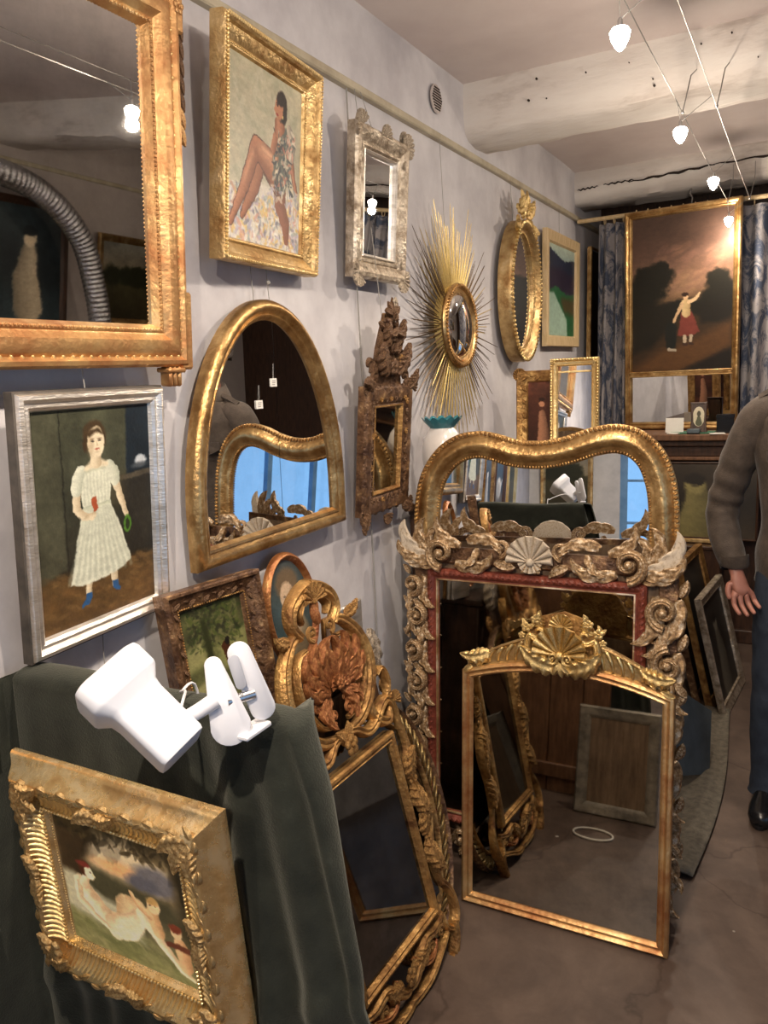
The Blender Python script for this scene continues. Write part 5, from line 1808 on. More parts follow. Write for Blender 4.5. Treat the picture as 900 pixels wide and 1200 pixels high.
# ------------------------------------------------------------------ velvet-draped board, its picture and clip lamp
def velvet():
    t = thing('draped_board', 'upright wooden board standing under the dark green velvet', 'board', (-.90, .92, 0), -90)
    for k, (x0, x1) in enumerate(((-.38, -.222), (-.22, -.062), (-.06, .088), (.09, .205))):
        link('plank', mesh('plank', *rbox(x0, x1, -.012, .012, 0.0, 1.125, .003), 'brown_wood'), t)
    for z in (.10, 1.06):
        link('batten', mesh('batten', *rbox(-.37, .195, .012, .032, z - .03, z + .03, .003), 'brown_wood'), t)
    link('plank', mesh('plank', *rbox(-.385, -.368, -.64, -.02, 0, 1.12, .003), 'brown_wood'), t)
    # the cloth
    nx, nz = 150, 90
    rs = random.Random(2)
    xr = lambda z: np.interp(z, [0, .40, .73, 1.03, 1.17, 1.2], [-.50, -.535, -.567, -.615, -.655, -.657])
    vs = []
    rows = []
    for j in range(nz):
        q = j / (nz - 1)
        if q < .10:                         # behind the board
            z, y, tt = 1.00 + .135 * q / .10, .950, 0
            y = .950
        elif q < .16:                       # over the top
            a = (q - .10) / .06 * PI
            z, y, tt = 1.135 + .012 * math.sin(a), .915 + .035 * math.cos(a), 0
        else:
            tt = (q - .16) / .84
            z, y = 1.135 - 1.130 * tt, .880
        rows.append((z, y, tt))
    for (z, y, tt) in rows:
        R_ = float(xr(z)) - .62 * max(0.0, y - .88)
        L_ = -1.268
        for i in range(nx):
            p = i / (nx - 1)
            ret = .14
            if p < ret:                     # cloth carried on along the wall towards the viewer
                vs.append((-1.262 - .006 * math.sin(p * 90 + z * 3) * tt, (y - .02 if y < .9 else y) - .62 * (1 - p / ret), z) if True else None)
                continue
            p = (p - ret) / (1 - ret)
            pe = min(1.0, p / .965)
            x = L_ + (R_ - L_) * pe
            dy = 0.0
            if y <= .881 or tt > 0:
                edge = max(0.0, (p - .50) / .50)
                amp = (.004 + .036 * min(1, tt * 1.5)) * edge ** .7 + .007 * min(1, tt * 2)
                ph = p * 54 - 2.0 + 1.2 * math.sin(tt * 2.1 + p * 3)
                f = math.sin(ph) * .65 + .35 * math.sin(ph * .47 + 1.3)
                dy = -amp * (f + .55) - .004 * math.sin(p * 17 + tt * 5) - .010 * tt
                # soft cross crease low on the left
                dy -= .010 * math.exp(-((z - .55 - .25 * (x + 1.2)) / .03) ** 2)
            if p > .965:                    # hem turned back round the edge
                k = (p - .965) / .035
                dy += .055 * math.sin(k * PI / 2) if y < .93 else -.03 * k
                x += .006 * math.sin(k * PI)
            sag = .004 * math.sin(p * 9) if tt == 0 else 0
            vs.append((x, y + dy, z + sag))
    me = mesh('velvet_drape', vs, grid_faces(nz, nx), 'velvet', True, 180)
    o = link('velvet_drape', me)
    tag(o, 'dark green velvet cloth draped over a board, with folds at its right edge', 'drape')
    md = o.modifiers.new('thick', 'SOLIDIFY')
    md.thickness = .003
    # sewn seam
    tag(link('velvet_tuft', mesh('velvet_tuft', *ball((-.70, .868, 1.125), .004, 6, 4)), None), kind=None) if False else None


def velvet_nodes():
    """velvet sheen: pile catches light at grazing angles"""
    m = MAT['velvet']
    b = m.node_tree.nodes['Principled BSDF']
    b.inputs['Sheen Weight'].default_value = .30
    b.inputs['Sheen Roughness'].default_value = 0.5
    b.inputs['Sheen Tint'].default_value = (.62, .63, .54, 1)


def nude_picture():
    t = hang('framed_picture', 'ornate gilt-framed picture of bathers resting on rocks, hung on the velvet', 'picture', (-.935, .80, .722), -91.5, -3.9, .018)
    cw, ch = .289, .243
    W_, H_ = cw + .176, ch + .180
    o = rect(W_, H_, -.002, -.090)
    frame(t, o, [(0, .0), (0, .008), (.003, .014), (.009, .018), (.016, .024), (.023, .034), (.028, .041), (.033, .044), (.039, .044), (.045, .040), (.052, .033), (.062, .027), (.071, .024), (.076, .024), (.079, .028), (.084, .028), (.086, .023), (.090, .019), (.092, .012)], 'gold_smooth')
    canvas(t, pic_bathers(cw, ch), cw + .003, ch + .003, 0, -.001, .018, gain=1.22)
    # bead run, one bead after the other
    beading(t, o, .0800, .0285, .0028, .0072, 'gold_pale', hgt=1.0, k=8)
    beading(t, o, .0880, .020, .0016, .0050, 'gold_pale', name='inner_beading')
    # gadroons down the inner cove, each one a rib across the moulding
    for side in range(4):
        a, b_ = np.array(o[side]), np.array(o[(side + 1) % 4])
        d = (b_ - a) / np.linalg.norm(b_ - a)
        nrm = np.array([-d[1], d[0]])
        L = np.linalg.norm(b_ - a)
        n = int((L - .16) / .0098)
        for k in range(n):
            s = .08 + (L - .16) * (k + .5) / n
            P = [a + d * (s + .010 * (x - .5)) + nrm * (.045 + .031 * x) for x in np.linspace(0, 1, 7)]
            hs = np.interp(np.linspace(0, 1, 7), [0, .2, .5, .8, 1], [.038, .033, .028, .025, .024])
            vs = []
            for i in range(7):
                w = .0042 * (math.sin(PI * (.12 + .8 * i / 6)) ** .6)
                for q, hh in ((-1, -.001), (-.55, .0028), (0, .004), (.55, .0028), (1, -.001)):
                    p = P[i] + d * q * w
                    vs.append((p[0], -(hs[i] + hh), p[1]))
            link('gadroon', mesh('gadroon', vs, [f[::-1] for f in grid_faces(7, 5)], 'gold_pale', True, 60), t)
    # leaves along the ridge and bunches at the corners
    for k, (u, v, a) in enumerate(along(o, .024, .034)):
        carve('leaf', t, 'gold', u, v, .041, math.degrees(a) + (20 if k % 2 else -20), .024)
    for i, (u, v) in enumerate(inset(o, .058)):
        a = 45 + 90 * i
        for da in (-40, 0, 40):
            carve('acanthus_leaf', t, 'gold', u - .022 * math.cos(R(a)), v - .022 * math.sin(R(a)), .040, a + da, .055, depth=.05)
    for i, (u, v) in enumerate(inset(o, .050)):
        q = inset(o, .050)[(i + 1) % 4]
        m_ = ((u + q[0]) / 2, (v + q[1]) / 2)
        a = math.degrees(math.atan2(q[1] - v, q[0] - u))
        for da in (0, 180):
            carve('acanthus_leaf', t, 'gold', m_[0], m_[1], .044, a + da, .045, depth=.04)


def rsquare(r, c, k=6):
    """rounded square section of half-width r with corner radius c"""
    o = []
    for q in range(4):
        cx, cy = [(1, 1), (-1, 1), (-1, -1), (1, -1)][q]
        for i in range(k + 1):
            a = PI / 2 * q + PI / 2 * i / k
            o.append((cx * (r - c) + c * math.cos(a), cy * (r - c) + c * math.sin(a)))
    return o


def clip_lamp():
    t = thing('clip_lamp', 'white plastic clip-on lamp clamped to the top of the velvet', 'lamp', (-.745, .862, 1.168), -90)
    t.matrix_basis = t.matrix_basis @ Matrix.Diagonal((.84, .84, .84, 1))
    # head: axis runs down to the right in front of the velvet
    Pc, Pe = Vector((-.085, -.165, .092)), Vector((.030, -.145, -.012))
    ax = (Pe - Pc).normalized()
    q = ax.to_track_quat('Z', 'Y').to_matrix().to_4x4()
    M0 = Matrix.Translation(Pc) @ q @ Matrix.Rotation(R(38), 4, 'Z')
    secs = [(-.034, .052, .018), (-.030, .060, .022), (-.022, .062, .022), (.012, .062, .022), (.018, .060, .022), (.034, .046, .016), (.050, .043, .012), (.140, .042, .010), (.146, .040, .009), (.148, .034, .008)]
    vs = []
    for z, r, c in secs:
        vs += [(x, y, z) for x, y in rsquare(r, c)]
    k = 28
    fs = grid_faces(len(secs), k, True) + [tuple(range((len(secs) - 1) * k, len(secs) * k))]
    link('lamp_head', mesh('lamp_head', vs, fs, 'white_shade', True, 40), t, mtx=M0)
    link('lens', mesh('lens', [(x, y, -.031) for x, y in rsquare(.053, .018)] + [(x, y, -.026) for x, y in rsquare(.053, .018)], grid_faces(2, k, True) + [tuple(range(k - 1, -1, -1))], 'grey_plastic', False), t, mtx=M0)
    # swivel and arm
    link('swivel', mesh('swivel', *tube([(-.0, -.135, .030), (.02, -.10, .042), (.040, -.075, .056)], [.012, .013, .014], 14), 'white_plastic'), t)
    link('screw', mesh('screw', *tube([(.018, -.118, .040), (.018, -.100, .038)], .006, 10), 'grey_plastic'), t)

    # the two jaws of the clip
    def plate(name, pts, r0, r1, th, m='white_plastic'):
        P = [Vector(p) for p in pts]
        ax2 = (P[1] - P[0]).normalized()
        side = Vector((0.72, -0.62, 0.10)).cross(ax2).normalized()
        nrm = ax2.cross(side)
        o = []
        L = (P[1] - P[0]).length
        for i in range(13):
            a = PI + PI * i / 12
            o.append((r0 * math.cos(a), r0 * math.sin(a)))
        for i in range(13):
            a = PI * i / 12
            o.append((r1 * math.cos(a), L + r1 * math.sin(a)))
        vs2 = []
        for h, s in ((0, .9), (.15, 1), (.85, 1), (1, .9)):
            for x, y in o:
                cy = 0 if y < L / 2 else L
                vs2.append(P[0] + side * x * s + ax2 * (cy + (y - cy) * s) + nrm * th * (h - .5))
        n = len(o)
        f2 = grid_faces(4, n, True) + [tuple(range(n - 1, -1, -1)), tuple(range(3 * n, 4 * n))]
        return link(name, mesh(name, vs2, f2, m, True, 50), t)
    plate('clip_jaw', [(.052, -.060, .006), (.026, -.060, .108)], .034, .015, .010)
    plate('clip_jaw', [(.074, .002, .016), (.052, -.022, .120)], .022, .020, .009)
    plate('thumb_recess', [(.060, -.034, .070), (.052, -.038, .112)], .009, .010, .003, 'grey_plastic')
    link('jaw_lip', mesh('jaw_lip', *rbox(.050, .086, -.060, .010, -.020, -.010, .003), 'white_plastic'), t)
    link('spring', mesh('spring', *tube([(.044, -.056, .044), (.066, -.010, .044)], .009, 12), 'steel'), t)
    # cable from the swivel, over the velvet
    link('power_cord', mesh('power_cord', *tube(spline([(-.02, -.11, .020), (-.05, -.06, .034), (-.10, .0, .020), (-.14, .03, -.0), (-.15, .085, -.02), (-.15, .085, -.25)], 6), .0028, 6), 'white_plastic'), t)


velvet()
velvet_nodes()
nude_picture()
clip_lamp()


# ------------------------------------------------------------------ low cabinet behind the velvet and the two pictures on it
def cabinet(name, label, x0, x1, y0, y1, z1, m='dark_wood', group=None):
    """case with plinth, top and two doors facing +x"""
    t = thing(name, label, 'cabinet', ((x0 + x1) / 2, (y0 + y1) / 2, 0), 0, group=group)
    w, d = (y1 - y0) / 2, (x1 - x0) / 2
    link('body', mesh('body', *rbox(-w, w, -d + .012, d, .06, z1 - .03, .004), m), t)
    link('plinth', mesh('plinth', *rbox(-w + .02, w - .02, -d + .03, d, 0, .06, .003), m), t)
    link('top', mesh('top', *rbox(-w - .012, w + .012, -d - .01, d, z1 - .03, z1, .006), m), t)
    for s in (-1, 1):
        dr = link('door', mesh('door', *rbox(min(0, s * (w - .02)) + .003, max(0, s * (w - .02)) - .003, -d - .002, -d + .014, .08, z1 - .05, .004), m), t)
        link('knob', mesh('knob', *ball((s * .04, -d - .012, z1 * .55), .011, 10, 7), 'gold_dark'), dr)
    return t


def behind_velvet():
    cabinet('low_cabinet', 'low dark wooden cabinet hidden behind the velvet, under the brown-framed landscape', -1.278, -1.11, 1.08, 1.86, .835)
    t = hang('framed_picture', 'brown carved frame with a woodland path painting, leaning behind the clip lamp', 'picture', (-1.140, 1.359, .842), -10, 8, .045)
    w, h = .285, .360
    o = rect(w, h)
    frame(t, o, [(0, 0), (0, .038), (.004, .043), (.010, .043), (.014, .036), (.022, .032), (.034, .026), (.040, .022), (.046, .020), (.052, .008)], 'gold_brown')
    for k, (u, v, a) in enumerate(along(o, .021, .027)):
        carve('leaf', t, 'gold_brown', u, v, .028, math.degrees(a) + (28 if k % 2 else -28), .022)
    beading(t, o, .044, .021, .0025, .0065, 'gold_dark')
    canvas(t, pic_garden(w - .10, h - .10), w - .098, h - .098, 0, .049, .010)
    t = hang('oval_portrait', 'small oval portrait of a pale young lady in a plain coppery frame', 'picture', (-1.205, 1.735, .860), 0, 8, .022)
    o = ellipse(0, .163, .120, .163, 48)
    frame(t, o, [(0, 0), (0, .010), (.004, .018), (.010, .022), (.016, .018), (.021, .010), (.024, .004)], 'gold_red', angle=60)
    canvas(t, pic_lady(.21, .29), .215, .300, 0, .013, .006, mask=(0, .163, .101, .144))
    backboard(t, inset(o, .01), -.002, .002)
    # loose gilt moulding pieces stacked behind the openwork crest
    t = thing('frame_moulding', 'short loose pieces of silvered moulding on the cabinet behind the openwork crest', 'moulding', (-1.19, 1.90, 0), 0)
    for k in range(3):
        link('length', mesh('length', *rbox(-.06, .10, -.02 + k * .018, -.005 + k * .018, .84 + .0, .985 - .012 * k, .003), 'silver_leaf' if k < 2 else 'gold_dark'), t)


behind_velvet()


def wood_back():
    """seen in the mirrors: the back of an old picture leaning on the rear of the board, and a ring of cable on the floor"""
    t = hang('old_frame', 'old grey frame leaning behind the velvet board, seen in the shell-crest mirror', 'frame', (-.625, 1.12, .002), 88, 7, .03)
    o = rect(.33, .44)
    frame(t, o, [(0, 0), (0, .022), (.006, .028), (.030, .024), (.044, .018), (.050, .010)], 'worn_grey')
    backboard(t, inset(o, .045), -.012, -.006, 'raw_wood')
    c = thing('cable_ring', 'loose ring of white cable on the floor, reflected in the shell-crest mirror', 'cable', (-.66, 1.33, .006), -90)
    link('loop', mesh('loop', *tube([(.075 * math.cos(a), .055 * math.sin(a), .0) for a in np.linspace(0, 2 * PI, 40)[:-1]], .004, 7, True), 'white_cable'), c)


wood_back()


# ------------------------------------------------------------------ chest behind the wavy mirror with vase and small frames
def chest_behind():
    cabinet('tall_cabinet', 'dark wooden cabinet hidden behind the wavy-topped mirror, under the blue-rimmed vase', -1.278, -.80, 2.57, 3.62, 1.165)
    t = thing('vase', 'white vase with a frilled teal rim beside the wavy mirror', 'vase', (-1.170, 2.655, 1.166), -90)
    prof = [(.030, 0), (.034, .010), (.040, .03), (.060, .09), (.074, .15), (.078, .20), (.070, .245), (.052, .275), (.044, .285)]
    link('body', mesh('body', *lathe(prof, 36), 'white_ceramic'), t)
    vs = []
    n = 96
    for r, z, am in ((.044, .284, 0), (.050, .292, .0), (.062, .306, .004), (.070, .320, .012)):
        for j in range(n):
            a = 2 * PI * j / n
            f = abs(math.sin(a * 7))
            vs.append(((r + am * .5 * f) * math.cos(a), (r + am * .5 * f) * math.sin(a), z + am * (f - .5)))
    for j in range(n):
        a = 2 * PI * j / n
        vs.append((.040 * math.cos(a), .040 * math.sin(a), .29))
    link('frilled_rim', mesh('frilled_rim', vs, grid_faces(5, n, True), 'teal', True, 50), t)
    t = hang('framed_picture', 'small carved gilt frame with a dim red-brown picture, left of the beaded gilt mirror', 'picture', (-1.035, 3.44, 1.170), -88, 4, .04)
    o = rect(.24, .47)
    frame(t, o, [(0, 0), (0, .030), (.006, .038), (.016, .036), (.030, .026), (.046, .020), (.052, .010)], 'gold_dark')
    for k, (u, v, a) in enumerate(along(o, .030, .026)):
        carve('leaf', t, 'gold_dark', u, v, .026, math.degrees(a) + (30 if k % 2 else -30), .032)
    for i, (u, v) in enumerate(inset(o, .02)):
        carve('shell', t, 'gold_dark', u, v, .03, 45 + 90 * i + 90, .034)
    canvas(t, pic_dark(.14, .37, 24, True, (92, 52, 38), (190, 136, 104)), .145, .372, 0, .049, .012)
    t = hang('small_mirror', 'small mirror with beaded gilt edge standing beside the curtain', 'mirror', (-.865, 3.34, 1.170), -86, 4, .03)
    o = rect(.205, .515)
    frame(t, o, [(0, 0), (0, .022), (.005, .028), (.010, .026), (.014, .018), (.026, .014), (.028, .018), (.031, .014), (.033, .006)], 'gold_pale')
    pane(t, inset(o, .030), .008, 'mirror_clear')
    beading(t, o, .005, .027, .0048, .0125, 'gold_bright', k=8)
    beading(t, o, .0285, .017, .0024, .007, 'gold_bright', name='inner_beading')
    for i, (u, v) in enumerate(inset(o, .012)):
        carve('rosette', t, 'gold_bright', u, v, .028, 20, .013)
    MB().box(-.068, .068, -.021, -.012, .455, .462).obj('cross_bar', 'gold_pale', t)


chest_behind()

# ------------------------------------------------------------------ far end: curtains, tall picture, mantel chest
def toile():
    m = bpy.data.materials.new('toile_fabric')
    m.use_nodes = True
    nt = m.node_tree
    N, L = nt.nodes, nt.links
    b = N['Principled BSDF']
    b.inputs['Roughness'].default_value = .9
    tc = N.new('ShaderNodeTexCoord')
    mp = N.new('ShaderNodeMapping')
    mp.inputs['Scale'].default_value = (1, 1, .6)
    L.new(tc.outputs['Object'], mp.inputs[0])
    n = N.new('ShaderNodeTexNoise')
    n.inputs['Scale'].default_value = 9
    n.inputs['Detail'].default_value = 8
    n.inputs['Roughness'].default_value = .72
    n.inputs['Distortion'].default_value = 1.2
    L.new(mp.outputs[0], n.inputs['Vector'])
    r = N.new('ShaderNodeValToRGB')
    r.color_ramp.interpolation = 'LINEAR'
    r.color_ramp.elements[0].position = .44
    r.color_ramp.elements[0].color = (.055, .072, .115, 1)
    r.color_ramp.elements[1].position = .54
    r.color_ramp.elements[1].color = (.33, .31, .31, 1)
    L.new(n.outputs['Fac'], r.inputs[0])
    L.new(r.outputs[0], b.inputs['Base Color'])
    MAT['toile'] = m


def curtain(label, x0, x1, folds, y=5.14, z1=2.50, spread=0.0):
    t = thing('curtain', label, 'curtain', ((x0 + x1) / 2, y, 0), -90, group='toile curtains')
    w = x1 - x0
    nx, nz = folds * 10, 26
    vs = []
    for j in range(nz):
        q = j / (nz - 1)
        for i in range(nx):
            p = i / (nx - 1)
            a = p * folds * 2 * PI
            am = .022 + .010 * math.sin(q * 3)
            x = -w / 2 - spread * (1 - q) * (1 - p) + (w + spread * (1 - q) * (1 - p) * 0) * p + .006 * math.sin(a * .5 + q * 4)
            vs.append((x, am * math.sin(a + .5 * math.sin(q * 5)), .02 + (z1 - .02) * q))
    o = link('cloth', mesh('cloth', vs, grid_faces(nz, nx), 'toile', True, 180), t)
    for k in range(folds):
        x = -w / 2 + w * (k + .5) / folds
        link('curtain_ring', mesh('curtain_ring', *tube([(x, .022 * math.cos(a), z1 + .018 + .022 * math.sin(a)) for a in np.linspace(0, 2 * PI, 22)[:-1]], .003, 6, True), 'pale_wood'), t)


def far_end():
    toile()
    curtain('left toile curtain, narrow, hanging left of the tall pastoral picture', -1.15, -.98, 3, spread=.06)
    curtain('right toile curtain, wide, hanging behind the person', -.34, .62, 9)
    t = thing('curtain_rod', 'pale curtain rod with rings under the far ceiling beam', 'rod', (0, 5.12, 2.53), -90)
    link('pole', mesh('pole', *tube([(x, 0, .01 * (x + 1.2) * .3) for x in (-1.285, -.6, 0, .8)], .013, 12), 'pale_wood'), t)
    for x in np.linspace(-.93, -.40, 9):
        link('ring', mesh('ring', *tube([(x, .022 * math.cos(a), .022 * math.sin(a)) for a in np.linspace(0, 2 * PI, 20)[:-1]], .003, 6, True), 'pale_wood'), t)
    link('hook', mesh('hook', *tube([(-.62, 0, .01), (-.615, 0, .05), (-.63, 0, .075), (-.62, 0, .10)], .004, 6), 'wire'), t)

    # trumeau
    t = hang('tall_picture_mirror', 'tall gilt panel with a pastoral painting of a red-skirted girl above a small mirror', 'mirror', (-.665, 5.03, 1.240), -96.0, -.8, .05)
    w, h = .653, 1.292
    o = rect(w, h)
    frame(t, o, [(0, 0), (0, .030), (.006, .038), (.014, .040), (.020, .034), (.026, .030), (.032, .034), (.038, .030), (.044, .012)], 'gilt_bronze')
    link('cross_rail', mesh('cross_rail', *rbox(-w / 2 + .03, w / 2 - .03, -.036, -.006, .318, .352, .006), 'gilt_bronze'), t)
    for z in (.322, .347):
        link('cross_bead', mesh('cross_bead', *tube([(-w / 2 + .03, -.036, z), (w / 2 - .03, -.036, z)], .004, 8), 'gold'), t)
    cw, ch = w - .084, h - .352 - .042
    canvas(t, pic_pastoral(cw, ch), cw, ch, 0, .351, .014)
    pane(t, [(-w / 2 + .04, .04), (w / 2 - .04, .04), (w / 2 - .04, .32), (-w / 2 + .04, .32)], .012, 'mirror_clear')
    backboard(t, inset(o, .01), -.002, .004)

    # mantel-like chest
    t = thing('mantel_chest', 'dark stepped wooden chest under the tall pastoral panel, with gilt-brown edges', 'chest', (-.60, 4.98, 0), -90)
    x0, x1 = -.68, .95
    for nm, y0, z0, z1, mm in (('top', -.26, 1.200, 1.236, 'brown_wood'), ('upper_moulding', -.225, 1.165, 1.200, 'dark_wood'), ('frieze', -.20, 1.105, 1.165, 'dark_wood'), ('lower_moulding', -.225, 1.085, 1.105, 'brown_wood'), ('body', -.12, .06, 1.085, 'dark_wood'), ('plinth', -.15, 0, .08, 'dark_wood')):
        link(nm, mesh(nm, *rbox(x0 if nm != 'top' else x0 - .0, x1, y0, .10, z0, z1, .005), mm), t)
    # dark picture leaning on the chest front, above a gilt ledge
    t = hang('framed_picture', 'dim picture with a pale draped figure, leaning on the chest beside the wavy mirror', 'picture', (-.50, 4.70, .640), -90, 6, .02)
    frame(t, rect(.60, .44), [(0, 0), (0, .014), (.006, .018), (.012, .010)], 'dark_wood')
    canvas(t, pic_dark(.58, .42, 26, True, (48, 40, 30), (120, 112, 70)), .58, .42, 0, .01, .010)
    link('gilt_ledge', mesh('gilt_ledge', *rbox(-.30, .12, -.045, -.0, -.018, .004, .003), 'gold'), t)
    t = thing('picture_stack', 'dark wooden box standing under the dim figure picture', 'box', (-.50, 4.66, 0), -90)
    link('body', mesh('body', *rbox(-.30, .12, -.05, .14, 0, .60, .004), 'dark_wood'), t)
    link('lid', mesh('lid', *rbox(-.31, .13, -.06, .14, .60, .620, .004), 'dark_wood'), t)

    # things on the chest
    z = 1.237
    t = hang('miniature', 'dark little frame with a white oval miniature bust, standing on the mantel', 'picture', (-.525, 4.80, z + .002), -86, 9, .014)
    b = [(-.048, 0), (.048, 0), (.040, .07), (.046, .175), (-.046, .175), (-.040, .07)]
    frame(t, b, [(0, 0), (0, .010), (.004, .014), (.012, .014), (.014, .010)], 'dark_wood')
    backboard(t, inset(b, .012), -.010, 0, 'dark_wood', 'board')
    canvas(t, pic_mini(.064, .11), .066, .116, 0, .034, .013, mask=(0, .092, .032, .056))
    t = thing('dark_box', 'small black box at the right end of the mantel', 'box', (-.385, 4.82, z), -88)
    link('body', mesh('body', *rbox(-.045, .045, -.03, .03, 0, .095, .004), 'leather'), t)
    link('lid', mesh('lid', *rbox(-.048, .048, -.033, .033, .080, .104, .004), 'leather'), t)
    tag(link('postcard', mesh('postcard', *rbox(-.05, .05, -.001, .001, 0, .085, .0005), 'paper'), None, mtx=Matrix.Translation((-.660, 4.84, z + .001)) @ Matrix.Rotation(R(-10), 4, 'X')), 'small pale card standing on the mantel beside the miniature', 'card')
    tag(link('green_cloth', mesh('green_cloth', *rbox(-.12, .12, -.08, .08, 0, .004, .001), 'green_cloth'), None, mtx=Matrix.Translation((-.56, 4.83, z))), 'flat green cloth lying on the mantel under the small boxes', 'cloth')
    tag(link('tin_box', mesh('tin_box', *rbox(-.035, .035, -.025, .025, 0, .024, .004), 'slate_card'), None, mtx=Matrix.Translation((-.545, 4.755, z + .004))), 'small grey-green tin in front of the oval miniature', 'box')
    tag(link('white_leaflet', mesh('white_leaflet', *rbox(-.04, .04, -.03, .03, 0, .004, .001), 'paper'), None, mtx=Matrix.Translation((-.42, 4.745, z)) @ Matrix.Rotation(R(12), 4, 'Z')), 'white paper lying on the mantel in front of the black box', 'paper')
    tag(link('folded_leaflet', mesh('folded_leaflet', *rbox(-.03, .03, -.02, .02, 0, .006, .001), 'paper'), None, mtx=Matrix.Translation((-.655, 4.76, z)) @ Matrix.Rotation(R(-30), 4, 'Z')), 'folded paper at the left end of the mantel', 'paper')


far_end()


# ------------------------------------------------------------------ frames, card and matting on the floor to the right
def right_stack():
    for (loc, az, tilt, w, h, m, canv, lab, prof) in (
            ((-.232, 3.985, .002), -5.5, 12.7, .50, .575, 'silver_gilt', 27, 'grey-silver frame with a dark picture, leaning outermost in the stack by the person', .05),
            ((-.300, 4.03, .002), -5.5, 12.7, .46, .73, 'gold_dark', 28, 'taller dull gilt frame leaning behind the grey-silver one', .045),
            ((-.365, 4.07, .002), -5.5, 12.7, .44, .66, 'gold_brown', 29, 'brown frame leaning innermost in the stack by the person', .045)):
        t = hang('leaning_frame', lab, 'picture', loc, az, tilt, .035, group='framed pictures leaning in a stack')
        o = rect(w, h)
        frame(t, o, [(0, 0), (0, .026), (.005, .032), (.012, .030), (.026, .022), (prof - .008, .018), (prof - .004, .022), (prof, .010)], m)
        canvas(t, pic_dark(w - 2 * prof, h - 2 * prof, canv, canv == 27, (40, 38, 34), (96, 92, 80)), w - 2 * prof + .004, h - 2 * prof + .004, 0, prof - .002, .012)
        backboard(t, inset(o, .01), -.002, .004)
    cabinet('side_chest', 'low dark chest the stacked frames lean against', -.84, -.60, 3.80, 4.40, .70, 'dark_wood')
    # slate-blue card and woven matting beside the front mirror
    t = hang('card_panel', 'slate-blue card panel on edge beside the shell-crest mirror', 'panel', (-.315, 3.08, .004), -20, 14, .006)
    rs = [(-.20, .10), (.10, .0), (.22, .22), (-.02, .40)]
    backboard(t, rs, -.006, .0, 'slate_card', name='sheet')
    vs = []
    n, k = 34, 12
    for i in range(n):
        y = 2.45 + 1.35 * i / (n - 1)
        for j in range(k):
            x = -.46 + .20 * j / (k - 1) + .03 * math.sin(i * .12)
            vs.append((x + .03 * (i / n), y, .008 + .0035 * (i % 2) + .010 * abs(math.sin(j * .55 + i * .05))))
    o = link('floor_mat', mesh('floor_mat', vs, [f[::-1] for f in grid_faces(n, k)], 'mat_weave', True, 60))
    tag(o, 'strip of ridged grey-beige matting on the floor by the stacked frames', 'mat')
    o.modifiers.new('thick', 'SOLIDIFY').thickness = .006


right_stack()


# ------------------------------------------------------------------ what the mirrors see: right wall, space behind the photographer
def reflected():
    def pict(loc, az, w, h, m, fn, lab, tilt=-3, prof=.05):
        t = hang('framed_picture', lab, 'picture', loc, az, tilt, .03)
        o = rect(w, h)
        frame(t, o, [(0, 0), (0, .022), (.006, .030), (prof * .4, .028), (prof * .7, .018), (prof, .010)], m)
        canvas(t, fn(w - 2 * prof, h - 2 * prof), w - 2 * prof + .004, h - 2 * prof + .004, 0, prof - .002, .010)
        return t
    L1 = lambda w, h: pic_dark(w, h, 51, True, (50, 62, 66), (206, 190, 160))
    pict((1.95, 3.50, 1.55), 180, .62, .80, 'dark_wood', L1, 'dark picture of a pale standing figure on the right wall, seen in the big mirror')
    pict((1.95, 4.35, 1.60), 180, .55, .62, 'gilt_bronze', lambda w, h: pic_land(w, h, 31), 'gilt-framed landscape on the right wall, seen in the big mirror')
    pict((1.95, 2.70, 1.35), 180, .60, .75, 'gold', lambda w, h: pic_land(w, h, 32), 'broad gilt landscape on the right wall nearer the window')
    pict((1.95, 1.85, 1.40), 180, .50, .60, 'silver_leaf', lambda w, h: pic_dark(w, h, 53, True, (70, 40, 34), (190, 150, 120)), 'silver-framed portrait on the right wall opposite the arched mirror')
    pict((-1.24, .10, 1.02), 0, .52, .44, 'dark_wood', pic_teapot, 'picture of a silver teapot low on the left wall, seen in the wavy mirror')
    pict((-1.24, .62, 1.00), 0, .40, .46, 'gold_dark', lambda w, h: pic_dark(w, h, 55, True, (60, 70, 80), (170, 170, 170)), 'bluish picture beside the teapot picture on the left wall')
    pict((-1.24, -.55, 1.00), 0, .50, .60, 'gold_pale', lambda w, h: pic_land(w, h, 35), 'pale gilt landscape on the left wall behind the photographer')
    pict((-.95, -2.57, .95), 90, .50, .70, 'gold', lambda w, h: pic_land(w, h, 36), 'gilt landscape beside the blue shop door')
    # aluminium duct
    t = thing('flexible_duct', 'silvery flexible air duct bending down along the right wall, seen in the big mirror', 'duct', (1.72, 0, 0), -90)
    P = spline([(0, 2.4, 2.48), (0, 3.1, 2.44), (0, 3.45, 2.36), (0, 3.72, 2.15), (0, 3.84, 1.85), (0, 3.90, 1.55)], 22)
    vs, fs = tube(P, [.070 + .005 * (i % 2) for i in range(len(P))], 20)
    link('hose', mesh('hose', vs, fs, 'foil', True, 20), t)
    link('collar', mesh('collar', *tube([(0, 2.36, 2.48), (0, 2.44, 2.48)], .078, 20), 'steel'), t)
    link('collar', mesh('collar', *tube([(0, 3.90, 1.58), (0, 3.90, 1.50)], .078, 20), 'steel'), t)
    # dark dresser on the right
    cabinet('sideboard', 'long dark sideboard on the right wall under the duct, seen in the mirrors', 1.50, 1.985, 2.2, 4.8, .92, 'dark_wood').matrix_basis = Matrix.Translation((1.742, 3.5, 0)) @ Matrix.Rotation(R(-90), 4, 'Z')


reflected()

